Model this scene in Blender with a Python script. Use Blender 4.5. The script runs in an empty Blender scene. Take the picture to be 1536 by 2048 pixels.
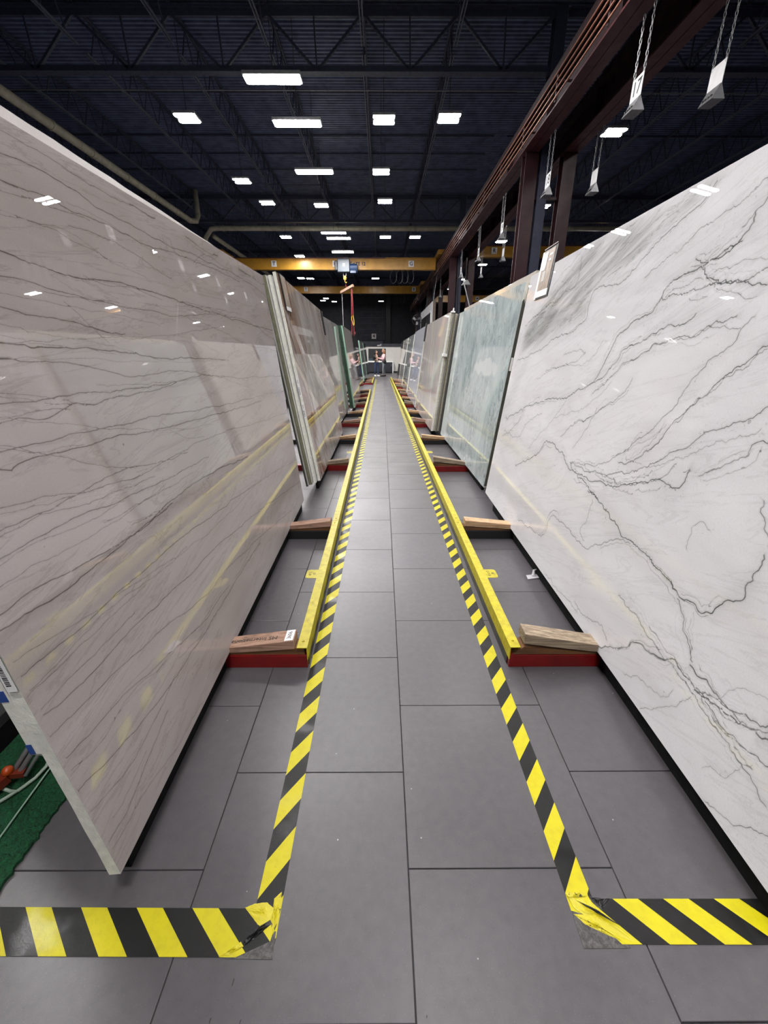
import bpy, bmesh, math, random
import numpy as np
from mathutils import Vector, Matrix, kdtree
from mathutils.geometry import delaunay_2d_cdt, tessellate_polygon
random.seed(7); np.random.seed(7)
S = bpy.context.scene
COL = S.collection
R = math.radians

# ---------------------------------------------------------------- camera, world, exposure
cam_d = bpy.data.cameras.new('camera'); cam = bpy.data.objects.new('camera', cam_d); COL.objects.link(cam)
F_PX, PITCH, YAW, CAM_H = 824.0, math.atan((1024-705)/824.0), R(0.2594), 1.436
cam_d.sensor_fit = 'VERTICAL'; cam_d.sensor_height = 24.0; cam_d.lens = 24.0*F_PX/2048.0
cam_d.clip_start = 0.02; cam_d.clip_end = 300
cam.location = (0, 0, CAM_H)
cam.rotation_euler = (R(90)-PITCH, 0, -YAW)
S.camera = cam
w = bpy.data.worlds.new('world'); S.world = w; w.use_nodes = True
w.node_tree.nodes['Background'].inputs[0].default_value = (0.02, 0.022, 0.028, 1)
w.node_tree.nodes['Background'].inputs[1].default_value = 0.15
S.view_settings.view_transform = 'Standard'; S.view_settings.look = 'None'
S.view_settings.gamma = 1.0; S.view_settings.use_curve_mapping = False
S.view_settings.exposure = 0.0
LAMP = 186.0            # radiance of the LED lenses

# ---------------------------------------------------------------- material helpers
def srgb(r, g, b):
    f = lambda c: (c/255/12.92) if c/255 <= 0.04045 else ((c/255+0.055)/1.055)**2.4
    return (f(r), f(g), f(b), 1)
def new_mat(name):
    m = bpy.data.materials.new(name); m.use_nodes = True
    nt = m.node_tree; return m, nt, nt.nodes['Principled BSDF']
def nd(nt, t, **k):
    n = nt.nodes.new(t)
    for a, b in k.items(): setattr(n, a, b)
    return n
def lk(nt, a, b): nt.links.new(a, b)
def mth(nt, op, a, b=None, c=None, clamp=False):
    n = nt.nodes.new('ShaderNodeMath'); n.operation = op; n.use_clamp = clamp
    for i, x in enumerate((a, b, c)):
        if x is None: continue
        if isinstance(x, (int, float)): n.inputs[i].default_value = x
        else: nt.links.new(x, n.inputs[i])
    return n.outputs[0]
def mrange(nt, v, a, b, c=0.0, d=1.0, smooth=False):
    n = nt.nodes.new('ShaderNodeMapRange'); n.clamp = True
    if smooth: n.interpolation_type = 'SMOOTHSTEP'
    nt.links.new(v, n.inputs[0])
    for i, x in zip((1, 2, 3, 4), (a, b, c, d)): n.inputs[i].default_value = x
    return n.outputs[0]
def mixc(nt, f, a, b):
    n = nt.nodes.new('ShaderNodeMix'); n.data_type = 'RGBA'
    for i, x in ((0, f), (6, a), (7, b)):
        if isinstance(x, (int, float)): n.inputs[i].default_value = x
        elif isinstance(x, tuple): n.inputs[i].default_value = x
        else: nt.links.new(x, n.inputs[i])
    return n.outputs[2]
def noise(nt, vec, scale, detail=4, rough=0.55, dist=0.0, out=0):
    n = nt.nodes.new('ShaderNodeTexNoise'); n.inputs['Scale'].default_value = scale
    n.inputs['Detail'].default_value = detail; n.inputs['Roughness'].default_value = rough
    n.inputs['Distortion'].default_value = dist
    if vec is not None: nt.links.new(vec, n.inputs['Vector'])
    return n.outputs[out]
def objco(nt, scale=(1, 1, 1), rot=(0, 0, 0), loc=(0, 0, 0)):
    t = nt.nodes.new('ShaderNodeTexCoord'); m = nt.nodes.new('ShaderNodeMapping')
    m.inputs['Scale'].default_value = scale; m.inputs['Rotation'].default_value = rot
    m.inputs['Location'].default_value = loc
    nt.links.new(t.outputs['Object'], m.inputs[0]); return m.outputs[0]
def bump(nt, bs, h, strength=0.2, dist=0.01):
    b = nt.nodes.new('ShaderNodeBump'); b.inputs['Strength'].default_value = strength
    b.inputs['Distance'].default_value = dist
    nt.links.new(h, b.inputs['Height']); nt.links.new(b.outputs[0], bs.inputs['Normal'])
def plain(name, col, rough=0.5, metal=0.0, var=0.12, scale=12, col2=None, bmp=0.0, spec=0.5):
    m, nt, bs = new_mat(name)
    v = objco(nt)
    n = noise(nt, v, scale, 5)
    c2 = col2 or tuple(min(1, c*(1-var*2.2)) for c in col[:3])+(1,)
    lk(nt, mixc(nt, mrange(nt, n, 0.35, 0.7), col, c2), bs.inputs['Base Color'])
    lk(nt, mrange(nt, n, 0.3, 0.7, rough*0.85, min(1, rough*1.15)), bs.inputs['Roughness'])
    bs.inputs['Metallic'].default_value = metal
    bs.inputs['Specular IOR Level'].default_value = spec
    if bmp: bump(nt, bs, noise(nt, v, scale*6, 3), bmp, 0.004)
    return m
def emit(name, col, strength):
    m, nt, bs = new_mat(name)
    bs.inputs['Base Color'].default_value = (0.8, 0.8, 0.8, 1)
    bs.inputs['Emission Color'].default_value = col; bs.inputs['Emission Strength'].default_value = strength
    return m

M = {}
M['navy_steel'] = plain('navy painted steel', (0.036, 0.042, 0.075, 1), 0.55)
M['chord'] = plain('lighter navy steel', (0.10, 0.11, 0.15, 1), 0.45)
M['deck'] = plain('navy roof deck', (0.105, 0.130, 0.225, 1), 0.5, scale=3, var=0.2)
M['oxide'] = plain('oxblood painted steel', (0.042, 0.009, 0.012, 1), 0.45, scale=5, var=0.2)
M['oxide_worn_lit'] = plain('worn and lit oxblood steel', (0.095, 0.030, 0.032, 1), 0.4, scale=5)  # lightened for bounce light on the runway undersides; also worn rails
M['oxide_shaded'] = plain('shaded oxblood steel', (0.030, 0.008, 0.010, 1), 0.6, scale=5)  # same paint, colour darkened for the shade on the runway webs
M['copper'] = plain('copper conductor', (0.42, 0.19, 0.13, 1), 0.38, 0.4)
M['crane_yellow'] = plain('crane yellow paint', srgb(198, 146, 52), 0.35, scale=3, var=0.12)
M['duct'] = plain('aged cream duct', srgb(176, 170, 148), 0.5, scale=4, var=0.14)
M['black_steel'] = plain('black painted steel', (0.012, 0.012, 0.013, 1), 0.4, scale=8)
M['red_steel'] = plain('red painted steel', srgb(122, 12, 14), 0.35, scale=10, var=0.15)
M['yellow'] = plain('safety yellow paint', srgb(190, 180, 18), 0.45, scale=25, var=0.05, col2=srgb(162, 148, 20), bmp=0.15)
M['galv'] = plain('galvanised steel', (0.36, 0.36, 0.37, 1), 0.4, 0.6)
M['white'] = plain('white paint', srgb(242, 242, 242), 0.5, var=0.04)
M['offwhite'] = plain('off-white board', srgb(196, 192, 186), 0.6, var=0.05)
M['sticker'] = plain('white paper label', srgb(238, 238, 238), 0.6, var=0.03)
M['ink'] = plain('black ink', (0.015, 0.015, 0.015, 1), 0.6)
M['black'] = plain('matt black', (0.010, 0.010, 0.011, 1), 0.5)
M['rubber'] = plain('black rubber', (0.005, 0.005, 0.005, 1), 0.85, spec=0.2)  # also colours the bars put in for shade under the slabs
M['blue_tape'] = plain('blue masking tape', srgb(38, 74, 150), 0.6)
M['hoist_grey'] = plain('pale blue hoist cover', srgb(54, 68, 80), 0.4)
M['hoist_blue'] = plain('blue hoist motor', srgb(26, 50, 84), 0.4)
M['sling_red'] = plain('red webbing', srgb(120, 34, 38), 0.7)
M['sling_grey'] = plain('grey webbing', srgb(150, 146, 148), 0.7)
M['brass'] = plain('yellow hook', srgb(214, 178, 84), 0.4)
M['lens'] = emit('led lens', (1.0, 0.975, 0.972, 1), LAMP)
M['orange'] = plain('orange handle', srgb(172, 66, 14), 0.4)
M['rust_orange'] = plain('worn orange steel', srgb(108, 34, 14), 0.45)
M['cable'] = plain('pale cable', srgb(150, 165, 150), 0.4)
M['turf_white'] = plain('white line', srgb(150, 180, 160), 0.7)
M['tag_brown'] = plain('brown tag card', srgb(150, 128, 108), 0.45, scale=20, col2=srgb(120, 104, 88))
M['dark_wall'] = plain('charcoal block wall', (0.022, 0.023, 0.03, 1), 0.7, scale=2)
M['dark_wall2'] = plain('grey painted kerb wall', (0.10, 0.105, 0.13, 1), 0.7, scale=2)

def wood(name, c1, c2, seed=0):
    m, nt, bs = new_mat(name)
    v = objco(nt, (3, 60, 60), loc=(seed, seed, 0))
    g = noise(nt, v, 1.4, 6, 0.6, 0.6)
    d = noise(nt, objco(nt), 14, 4)
    c = mixc(nt, mrange(nt, g, 0.35, 0.68), c1, c2)
    c = mixc(nt, mrange(nt, d, 0.55, 0.8, 0, 0.5), c, (0.05, 0.035, 0.025, 1))
    lk(nt, c, bs.inputs['Base Color']); bs.inputs['Roughness'].default_value = 0.75
    bump(nt, bs, g, 0.4, 0.003); return m
M['wood_red'] = wood('reddish timber', srgb(176, 142, 122), srgb(130, 98, 80))
M['wood_pale'] = wood('pale timber', srgb(206, 176, 140), srgb(160, 122, 86), 3)
M['wood_grey'] = wood('weathered grey timber', srgb(170, 152, 128), srgb(98, 84, 70), 6)
M['wood_brown'] = wood('brown timber wedge', srgb(118, 78, 40), srgb(76, 50, 28), 9)

# floor tile
def tile_mat():
    m, nt, bs = new_mat('grey porcelain tile')
    g = nd(nt, 'ShaderNodeNewGeometry'); p = g.outputs['Position']
    oi = nd(nt, 'ShaderNodeObjectInfo')
    n1 = noise(nt, p, 2.2, 6, 0.6); n2 = noise(nt, p, 260, 2, 0.7); n3 = noise(nt, p, 30, 5, 0.6)
    c = mixc(nt, mrange(nt, n3, 0.3, 0.7), srgb(84, 81, 84), srgb(75, 72, 75))
    c = mixc(nt, mrange(nt, n2, 0.64, 0.72, 0, 0.5), c, srgb(122, 119, 124))
    c = mixc(nt, mrange(nt, noise(nt, p, 190, 2, 0.7, 0.3), 0.64, 0.70, 0, 0.35), c, srgb(48, 45, 48))
    c = mixc(nt, mth(nt, 'MULTIPLY', oi.outputs['Random'], 0.22), c, srgb(68, 64, 69))
    v = nd(nt, 'ShaderNodeTexVoronoi'); v.inputs['Scale'].default_value = 11; lk(nt, p, v.inputs['Vector'])
    c = mixc(nt, mrange(nt, v.outputs['Distance'], 0.022, 0.03, 0.55, 0), c, srgb(190, 188, 188))
    lk(nt, c, bs.inputs['Base Color'])
    lk(nt, mrange(nt, n1, 0.3, 0.7, 0.30, 0.42), bs.inputs['Roughness'])
    bump(nt, bs, n2, 0.08, 0.001); return m
M['tile'] = tile_mat()
M['grout'] = plain('dark grout', (0.020, 0.019, 0.020, 1), 0.9)

def hazard(name, axis, pitch, k, off, x0, duty=0.5):
    """diagonal yellow and black stripes printed on tape; object coordinates = world here"""
    m, nt, bs = new_mat(name)
    t = nd(nt, 'ShaderNodeTexCoord'); s = nd(nt, 'ShaderNodeSeparateXYZ'); lk(nt, t.outputs['Object'], s.inputs[0])
    a, b = (s.outputs[1], s.outputs[0]) if axis == 'Y' else (s.outputs[0], s.outputs[1])
    u = mth(nt, 'SUBTRACT', mth(nt, 'SUBTRACT', a, off), mth(nt, 'MULTIPLY', mth(nt, 'SUBTRACT', b, x0), k))
    f = mth(nt, 'FRACT', mth(nt, 'DIVIDE', u, pitch))
    isy = mth(nt, 'LESS_THAN', f, duty)
    o = t.outputs['Object']
    sc = noise(nt, o, 55, 6, 0.7, 0.4)
    yel = mixc(nt, mrange(nt, noise(nt, o, 40, 5), 0.45, 0.75, 0, 0.5), srgb(192, 182, 22), srgb(168, 154, 26))
    yel = mixc(nt, mrange(nt, sc, 0.66, 0.72, 0, 0.5), yel, srgb(120, 110, 40))
    blk = mixc(nt, mrange(nt, sc, 0.55, 0.75, 0, 0.6), (0.006, 0.006, 0.006, 1), (0.014, 0.014, 0.014, 1))
    c = mixc(nt, isy, blk, yel)
    n = mth(nt, 'SUBTRACT', 0.5, mth(nt, 'MULTIPLY', mrange(nt, noise(nt, o, 7, 3), 0.5, 0.62), 0.22))
    lk(nt, c, bs.inputs['Base Color']); lk(nt, n, bs.inputs['Roughness'])
    bs.inputs['Specular IOR Level'].default_value = 0.32
    bump(nt, bs, noise(nt, o, 90, 4, 0.6, 1.0), 0.25, 0.002); return m
M['tapeL'] = hazard('left hazard tape print', 'Y', 0.182, 1.40, 1.056, -0.351, 0.505)
M['tapeR'] = hazard('right hazard tape print', 'Y', 0.165, 1.30, 0.944, 0.517, 0.505)
M['tapeCL'] = hazard('left cross tape print', 'X', 0.153, -1.12, -0.525, 0.668, 0.47)
M['tapeCR'] = hazard('right cross tape print', 'X', 0.142, -1.03, 0.642, 0.690, 0.50)
m, nt, bs = new_mat('scuffed tape residue')
o_ = objco(nt); n_ = noise(nt, o_, 60, 7, 0.75, 0.8)
lk(nt, mixc(nt, mrange(nt, n_, 0.42, 0.62), srgb(52, 49, 48), srgb(92, 89, 87)), bs.inputs['Base Color'])
bs.inputs['Roughness'].default_value = 0.6; M['residue'] = m
m, nt, bs = new_mat('crumpled yellow tape')
o_ = objco(nt); n_ = noise(nt, o_, 70, 6, 0.7, 1.2)
lk(nt, mixc(nt, mrange(nt, n_, 0.56, 0.60), srgb(192, 180, 26), srgb(34, 32, 24)), bs.inputs['Base Color'])
bs.inputs['Roughness'].default_value = 0.45; M['crumple'] = m
M['fold_yellow'] = plain('folded yellow tape', srgb(196, 184, 24), 0.4, scale=60, var=0.04, bmp=0.2)
M['fold_black'] = plain('folded black tape', (0.008, 0.008, 0.009, 1), 0.35, scale=60, bmp=0.3)
m, nt, bs = new_mat('green artificial turf')
o_ = objco(nt); n_ = noise(nt, o_, 90, 6, 0.7, 1.0)
lk(nt, mixc(nt, mrange(nt, n_, 0.35, 0.7), srgb(6, 52, 26), srgb(18, 110, 62)), bs.inputs['Base Color'])
bs.inputs['Roughness'].default_value = 0.9; bump(nt, bs, n_, 0.9, 0.02); M['turf'] = m
m, nt, bs = new_mat('clear plastic')
bs.inputs['Base Color'].default_value = (0.9, 0.9, 0.92, 1); bs.inputs['Roughness'].default_value = 0.15
bs.inputs['Transmission Weight'].default_value = 0.55; M['clear'] = m

# ---- stone
def stretched(nt, ang, sy, sz, loc=0.0):
    t = nt.nodes.new('ShaderNodeTexCoord'); m = nt.nodes.new('ShaderNodeMapping'); m.inputs['Rotation'].default_value = (ang, 0, 0)
    m2 = nt.nodes.new('ShaderNodeMapping'); m2.inputs['Scale'].default_value = (1, sy, sz); m2.inputs['Location'].default_value = (loc, loc*1.7, loc*0.6)
    nt.links.new(t.outputs['Object'], m.inputs[0]); nt.links.new(m.outputs[0], m2.inputs[0]); return m2.outputs[0]
def stone_veined(name, base, base2, vein, shadec, rough, streak=0.5, speck=0.0, sang=0.0):
    m, nt, bs = new_mat(name)
    o = objco(nt)
    at = nd(nt, 'ShaderNodeAttribute', attribute_name='vein'); v = at.outputs['Fac']
    a2 = nd(nt, 'ShaderNodeAttribute', attribute_name='strength'); st = a2.outputs['Fac']
    a3 = nd(nt, 'ShaderNodeAttribute', attribute_name='shade'); sh = a3.outputs['Fac']
    stretch = objco(nt, (1, 1.3, 5))
    big = noise(nt, stretch, 1.1, 5, 0.55, 0.6)
    grain = noise(nt, o, 170, 3, 0.75)
    c = mixc(nt, mrange(nt, big, 0.34, 0.68), base, base2)
    # faint secondary streaks that run with the bedding
    s2 = noise(nt, stretched(nt, sang, 1.1, 9, 3), 1.2, 8, 0.64, 0.9)
    c = mixc(nt, mrange(nt, mth(nt, 'ABSOLUTE', mth(nt, 'SUBTRACT', s2, 0.5)), 0.0, 0.022, streak, 0.0), c, vein)
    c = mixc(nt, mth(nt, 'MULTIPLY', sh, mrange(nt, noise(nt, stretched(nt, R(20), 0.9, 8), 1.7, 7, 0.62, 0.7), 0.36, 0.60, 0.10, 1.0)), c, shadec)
    c = mixc(nt, mth(nt, 'MULTIPLY', mrange(nt, sh, 0.1, 0.6), mrange(nt, mth(nt, 'ABSOLUTE', mth(nt, 'SUBTRACT', noise(nt, stretched(nt, R(20), 0.8, 9, 3), 1.6, 8, 0.62, 0.8), 0.5)), 0.0, 0.016, 0.55, 0.0)), c, vein)
    wob = noise(nt, o, 60, 4, 0.6)
    vv = mth(nt, 'ADD', v, mth(nt, 'MULTIPLY', mth(nt, 'SUBTRACT', wob, 0.5), 0.22))
    halo = mth(nt, 'MULTIPLY', mth(nt, 'MULTIPLY', mth(nt, 'POWER', v, 1.6), 0.34), st)
    br = mrange(nt, noise(nt, o, 9, 5, 0.65), 0.30, 0.58, 0.5, 1.0)
    th = mth(nt, 'SUBTRACT', 0.93, mth(nt, 'MULTIPLY', st, 0.20))
    core = mrange(nt, mth(nt, 'SUBTRACT', vv, th), 0.0, 0.14)
    core = mth(nt, 'MULTIPLY', mth(nt, 'MULTIPLY', core, br), mrange(nt, st, 0.0, 1.0, 0.45, 1.0))
    c = mixc(nt, halo, c, vein)
    c = mixc(nt, core, c, tuple(x*0.42 for x in vein[:3])+(1,))
    c = mixc(nt, mrange(nt, grain, 0.35, 0.7, 0.0, 0.10), c, tuple(x*0.45 for x in vein[:3])+(1,))
    a4 = nd(nt, 'ShaderNodeAttribute', attribute_name='prox'); px = a4.outputs['Fac']
    c = mixc(nt, mth(nt, 'MULTIPLY', mth(nt, 'POWER', px, 1.5), 0.16), c, vein)
    if speck:
        sn = noise(nt, o, 46, 5, 0.72, 1.2); s3 = noise(nt, o, 5, 3, 0.6)
        sm = mth(nt, 'MULTIPLY', mth(nt, 'MULTIPLY', mrange(nt, sn, 0.60, 0.66), px), mrange(nt, s3, 0.46, 0.60))
        c = mixc(nt, mth(nt, 'MULTIPLY', sm, speck), c, tuple(x*0.42 for x in vein[:3])+(1,))
    v3 = nd(nt, 'ShaderNodeTexVoronoi'); v3.inputs['Scale'].default_value = 7; lk(nt, o, v3.inputs['Vector'])
    c = mixc(nt, mrange(nt, v3.outputs['Distance'], 0.02, 0.035, 0.6, 0), c, tuple(x*0.3 for x in vein[:3])+(1,))
    lk(nt, c, bs.inputs['Base Color']); bs.inputs['Roughness'].default_value = rough
    bs.inputs['IOR'].default_value = 1.68
    return m
M['taupe_stone'] = stone_veined('taupe quartzite', srgb(184, 176, 174), srgb(171, 162, 159), srgb(118, 108, 102), srgb(160, 150, 140), 0.006, 0.30, 0.0, R(-6))
M['white_stone'] = stone_veined('white quartzite', srgb(228, 227, 229), srgb(216, 214, 216), srgb(100, 102, 100), srgb(166, 167, 164), 0.006, 0.12, 1.0, R(20))
def stone(name, a, b, vein, scale=(1, 1, 1), sc=2.0, dist=2.0, rough=0.02, c3=None, vw=0.03, va=0.7, loc=0.0, rot=0.0, t3=(0.55, 0.7), near3=None, patch=None):
    m, nt, bs = new_mat(name)
    o = stretched(nt, rot, scale[1], scale[2], loc)
    n1 = noise(nt, o, sc, 7, 0.62, dist)
    n2 = noise(nt, o, sc*1.7, 8, 0.62, dist*1.1)
    big = noise(nt, stretched(nt, 0, 1, 1, loc+5), 0.9, 4, 0.55, 0.8)
    c = mixc(nt, mrange(nt, n1, 0.33, 0.67), a, b)
    c = mixc(nt, mrange(nt, big, 0.42, 0.62, 0, 0.55), c, a)
    vm = mth(nt, 'MULTIPLY', mrange(nt, mth(nt, 'ABSOLUTE', mth(nt, 'SUBTRACT', n2, 0.5)), 0.0, vw, va, 0.0), mrange(nt, noise(nt, stretched(nt, 0, 1, 1, loc+9), 2.0, 4), 0.40, 0.60))
    c = mixc(nt, vm, c, vein)
    if c3:
        f3 = mrange(nt, noise(nt, o, sc*0.7, 6, 0.6, dist*0.8), t3[0], t3[1], 0, 0.85)
        if near3:
            sp_ = nd(nt, 'ShaderNodeSeparateXYZ'); lk(nt, objco(nt), sp_.inputs[0])
            f3 = mth(nt, 'MULTIPLY', f3, mrange(nt, sp_.outputs[1], near3[0], near3[1], 1.0, 0.22))
        c = mixc(nt, f3, c, c3)
    if patch:
        sp_ = nd(nt, 'ShaderNodeSeparateXYZ'); lk(nt, objco(nt), sp_.inputs[0]); d = None
        wv = noise(nt, objco(nt), 3.0, 5, 0.6, 1.0)
        dy = mth(nt, 'DIVIDE', mth(nt, 'SUBTRACT', sp_.outputs[1], patch[0]), patch[2]); dz = mth(nt, 'DIVIDE', mth(nt, 'SUBTRACT', sp_.outputs[2], patch[1]), patch[3])
        d = mth(nt, 'ADD', mth(nt, 'ADD', mth(nt, 'MULTIPLY', dy, dy), mth(nt, 'MULTIPLY', dz, dz)), mth(nt, 'MULTIPLY', wv, 2.6))
        c = mixc(nt, mrange(nt, d, 1.55, 1.85, 0.85, 0.0), c, patch[4])
    c = mixc(nt, mrange(nt, noise(nt, objco(nt), 150, 3, 0.7), 0.4, 0.7, 0, 0.12), c, tuple(x*0.4 for x in a[:3])+(1,))
    lk(nt, c, bs.inputs['Base Color']); bs.inputs['Roughness'].default_value = rough
    bs.inputs['IOR'].default_value = 1.62
    return m
M['brown_streak'] = stone('grey stone with rust streaks', srgb(204, 198, 194), srgb(164, 154, 150), srgb(104, 90, 84), (1, 3.2, 0.9), 1.6, 1.2, c3=srgb(132, 96, 70), vw=0.022, va=0.7, rot=R(-16), t3=(0.45, 0.56), near3=(0.3, 1.3))
M['grey_streak'] = stone('streaky grey stone', srgb(192, 190, 188), srgb(170, 167, 166), srgb(118, 112, 108), (1, 3, 0.7), 2.0, 1.2, loc=4.0, vw=0.02, va=0.4)
M['sage_stone'] = stone('pale sage marble', srgb(190, 199, 199), srgb(150, 162, 163), srgb(98, 112, 114), (1, 2.0, 0.9), 1.7, 2.2, vw=0.035, va=0.8, loc=2.0, rot=R(12), patch=(0.85, 1.18, 0.80, 0.12, srgb(200, 204, 204)))
M['beige_stone'] = stone('beige stone', srgb(196, 190, 180), srgb(182, 176, 166), srgb(140, 134, 124), (1, 1, 1), 3.0, 0.5, va=0.2, loc=7)
M['lip_stone'] = stone('pale backing stone', srgb(206, 200, 198), srgb(196, 190, 188), srgb(180, 174, 170), (1, 1, 1), 3.0, 0.5, va=0.2, rough=0.3, loc=7)
M['mauve_stone'] = stone('mauve grey stone', srgb(192, 186, 183), srgb(174, 166, 163), srgb(206, 196, 178), (1, 2.4, 0.5), 1.2, 0.8, rough=0.03, vw=0.02, va=0.5, loc=9, c3=srgb(202, 196, 184), t3=(0.56, 0.6), rot=R(20))
M['ash_stone'] = stone('ash blue stone', srgb(200, 202, 210), srgb(184, 186, 194), srgb(140, 142, 148), (1, 2, 0.6), 1.5, 0.8, va=0.25, loc=12)
M['dark_stone'] = stone('dark polished stone', srgb(92, 90, 92), srgb(74, 72, 74), srgb(120, 116, 116), (1, 1, 1), 3, 1, rough=0.03, va=0.3, loc=15)
M['slate_stone'] = stone('slate grey stone', srgb(160, 164, 162), srgb(138, 142, 142), srgb(150, 154, 150), (1, 2, 0.8), 2, 1.5, rough=0.02, loc=18, va=0.3)
M['edge_white'] = plain('chalky sawn stone edge', srgb(236, 236, 226), 0.75, scale=30, var=0.10, bmp=0.3)
M['edge_cream'] = plain('sawn cream stone edge', srgb(222, 216, 196), 0.7, scale=30, var=0.16, bmp=0.3)
M['edge_green'] = plain('green resin stone edge', srgb(58, 88, 68), 0.4, scale=25, var=0.25)
M['edge_mint'] = plain('mint resin stone edge', srgb(150, 192, 168), 0.4, scale=25, var=0.05)
M['edge_dark'] = plain('dark wrapped stone edge', srgb(66, 68, 62), 0.5, scale=25, var=0.15)
M['edge_olive'] = plain('olive sawn stone edge', srgb(120, 118, 96), 0.6, scale=25, var=0.15)

# ---------------------------------------------------------------- mesh helpers
class MB:
    def __init__(s): s.v = []; s.f = []
    def add(s, vs, fs):
        b = len(s.v); s.v += [tuple(v) for v in vs]; s.f += [tuple(b+i for i in f) for f in fs]; return s
    def box(s, x0, x1, y0, y1, z0, z1, mt=None):
        vs = [Vector((x, y, z)) for z in (z0, z1) for x, y in ((x0, y0), (x1, y0), (x1, y1), (x0, y1))]
        if mt: vs = [mt @ v for v in vs]
        return s.add(vs, [(3, 2, 1, 0), (4, 5, 6, 7), (0, 1, 5, 4), (1, 2, 6, 5), (2, 3, 7, 6), (3, 0, 4, 7)])
    def bar(s, a, b, wx, wz, up=(0, 0, 1)):
        a = Vector(a); b = Vector(b); d = (b-a).normalized(); u = Vector(up)
        if abs(d.dot(u)) > 0.98: u = Vector((0, 1, 0))
        x = d.cross(u).normalized()*wx/2; z = x.cross(d).normalized()*wz/2
        vs = [p+i*x+j*z for p in (a, b) for i, j in ((-1, -1), (1, -1), (1, 1), (-1, 1))]
        return s.add(vs, [(3, 2, 1, 0), (4, 5, 6, 7), (0, 1, 5, 4), (1, 2, 6, 5), (2, 3, 7, 6), (3, 0, 4, 7)])
    def tube(s, pts, r, n=8, closed=False, r2=None):
        pts = [Vector(p) for p in pts]; k = len(pts); rings = []; up = None
        for i, p in enumerate(pts):
            if closed: d = (pts[(i+1) % k]-pts[i-1]).normalized()
            else: d = (pts[min(i+1, k-1)]-pts[max(i-1, 0)]).normalized()
            if up is None: up = Vector((0, 0, 1)) if abs(d.z) < 0.9 else Vector((1, 0, 0))
            x = d.cross(up).normalized(); up = x.cross(d).normalized()
            rr = r if r2 is None else r+(r2-r)*i/max(1, k-1)
            rings.append([p+x*rr*math.cos(2*math.pi*j/n)+up*rr*math.sin(2*math.pi*j/n) for j in range(n)])
        vs = [v for g in rings for v in g]; fs = []
        for i in range(k if closed else k-1):
            a = i*n; b = ((i+1) % k)*n
            for j in range(n): fs.append((a+j, a+(j+1) % n, b+(j+1) % n, b+j))
        if not closed: fs += [tuple(range(n-1, -1, -1)), tuple((k-1)*n+j for j in range(n))]
        return s.add(vs, fs)
    def prism(s, poly, a0, a1, axis='Y'):
        """poly in the plane across the axis; extruded from a0 to a1"""
        def P(p, a): return {'Y': (p[0], a, p[1]), 'X': (a, p[0], p[1]), 'Z': (p[0], p[1], a)}[axis]
        n = len(poly); vs = [P(p, a0) for p in poly]+[P(p, a1) for p in poly]
        return s.add(vs, [tuple(range(n-1, -1, -1)), tuple(range(n, 2*n))]+[(i, (i+1) % n, n+(i+1) % n, n+i) for i in range(n)])
    def ball(s, c, r, n=10, sc=(1, 1, 1)):
        c = Vector(c); vs = []; fs = []; m = n//2
        for i in range(m+1):
            for j in range(n):
                th = math.pi*i/m; ph = 2*math.pi*j/n
                vs.append(c+Vector((r*sc[0]*math.sin(th)*math.cos(ph), r*sc[1]*math.sin(th)*math.sin(ph), r*sc[2]*math.cos(th))))
        for i in range(m):
            for j in range(n): fs.append((i*n+j, (i+1)*n+j, (i+1)*n+(j+1) % n, i*n+(j+1) % n))
        return s.add(vs, fs)
    def mesh(s, name, mat, smooth=False):
        me = bpy.data.meshes.new(name); me.from_pydata(s.v, [], s.f); me.update()
        bm = bmesh.new(); bm.from_mesh(me); bmesh.ops.recalc_face_normals(bm, faces=bm.faces); bm.to_mesh(me); bm.free()
        if mat: me.materials.append(mat)
        if smooth:
            for p in me.polygons: p.use_smooth = True
        return me
    def build(s, name, mat, parent=None, bevel=0.0, smooth=False):
        return link(name, s.mesh(name, mat, smooth), parent, bevel)
def link(name, me, parent=None, bevel=0.0):
    o = bpy.data.objects.new(name, me); COL.objects.link(o); o.parent = parent
    if bevel:
        b = o.modifiers.new('bevel', 'BEVEL'); b.width = bevel; b.segments = 2; b.limit_method = 'ANGLE'
    return o
def tag(o, label, cat, group=None, kind=None):
    o['label'] = label; o['category'] = cat
    if group: o['group'] = group
    if kind: o['kind'] = kind
    return o
def empty(name, loc=(0, 0, 0), rot=(0, 0, 0)):
    o = bpy.data.objects.new(name, None); COL.objects.link(o); o.location = loc; o.rotation_euler = rot
    o.empty_display_size = 0.1; return o
def struct(o): o['kind'] = 'structure'; return o
def dup(root, loc=None, rot=None):
    r = root.copy(); COL.objects.link(r)
    if loc is not None: r.location = loc
    if rot is not None: r.rotation_euler = rot
    for ch in root.children:
        c = ch.copy(); COL.objects.link(c); c.parent = r
        for g in ch.children:
            d = g.copy(); COL.objects.link(d); d.parent = c
    return r
def text(body, size, mat, parent, mtx, name='lettering', depth=0.0005, bold=0.0):
    cu = bpy.data.curves.new(name, 'FONT'); cu.body = body; cu.size = size; cu.extrude = depth
    cu.align_x = 'CENTER'; cu.align_y = 'CENTER'; cu.offset = bold; cu.resolution_u = 3
    t = bpy.data.objects.new(name, cu); COL.objects.link(t)
    me = bpy.data.meshes.new_from_object(t); bpy.data.objects.remove(t)
    me.materials.clear(); me.materials.append(mat)
    o = link(name, me, parent); o.matrix_local = mtx; return o
def frame(origin, xdir, ydir):
    x = Vector(xdir).normalized(); y = Vector(ydir).normalized(); z = x.cross(y)
    m = Matrix((x, y, z)).transposed().to_4x4(); m.translation = Vector(origin); return m
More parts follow.
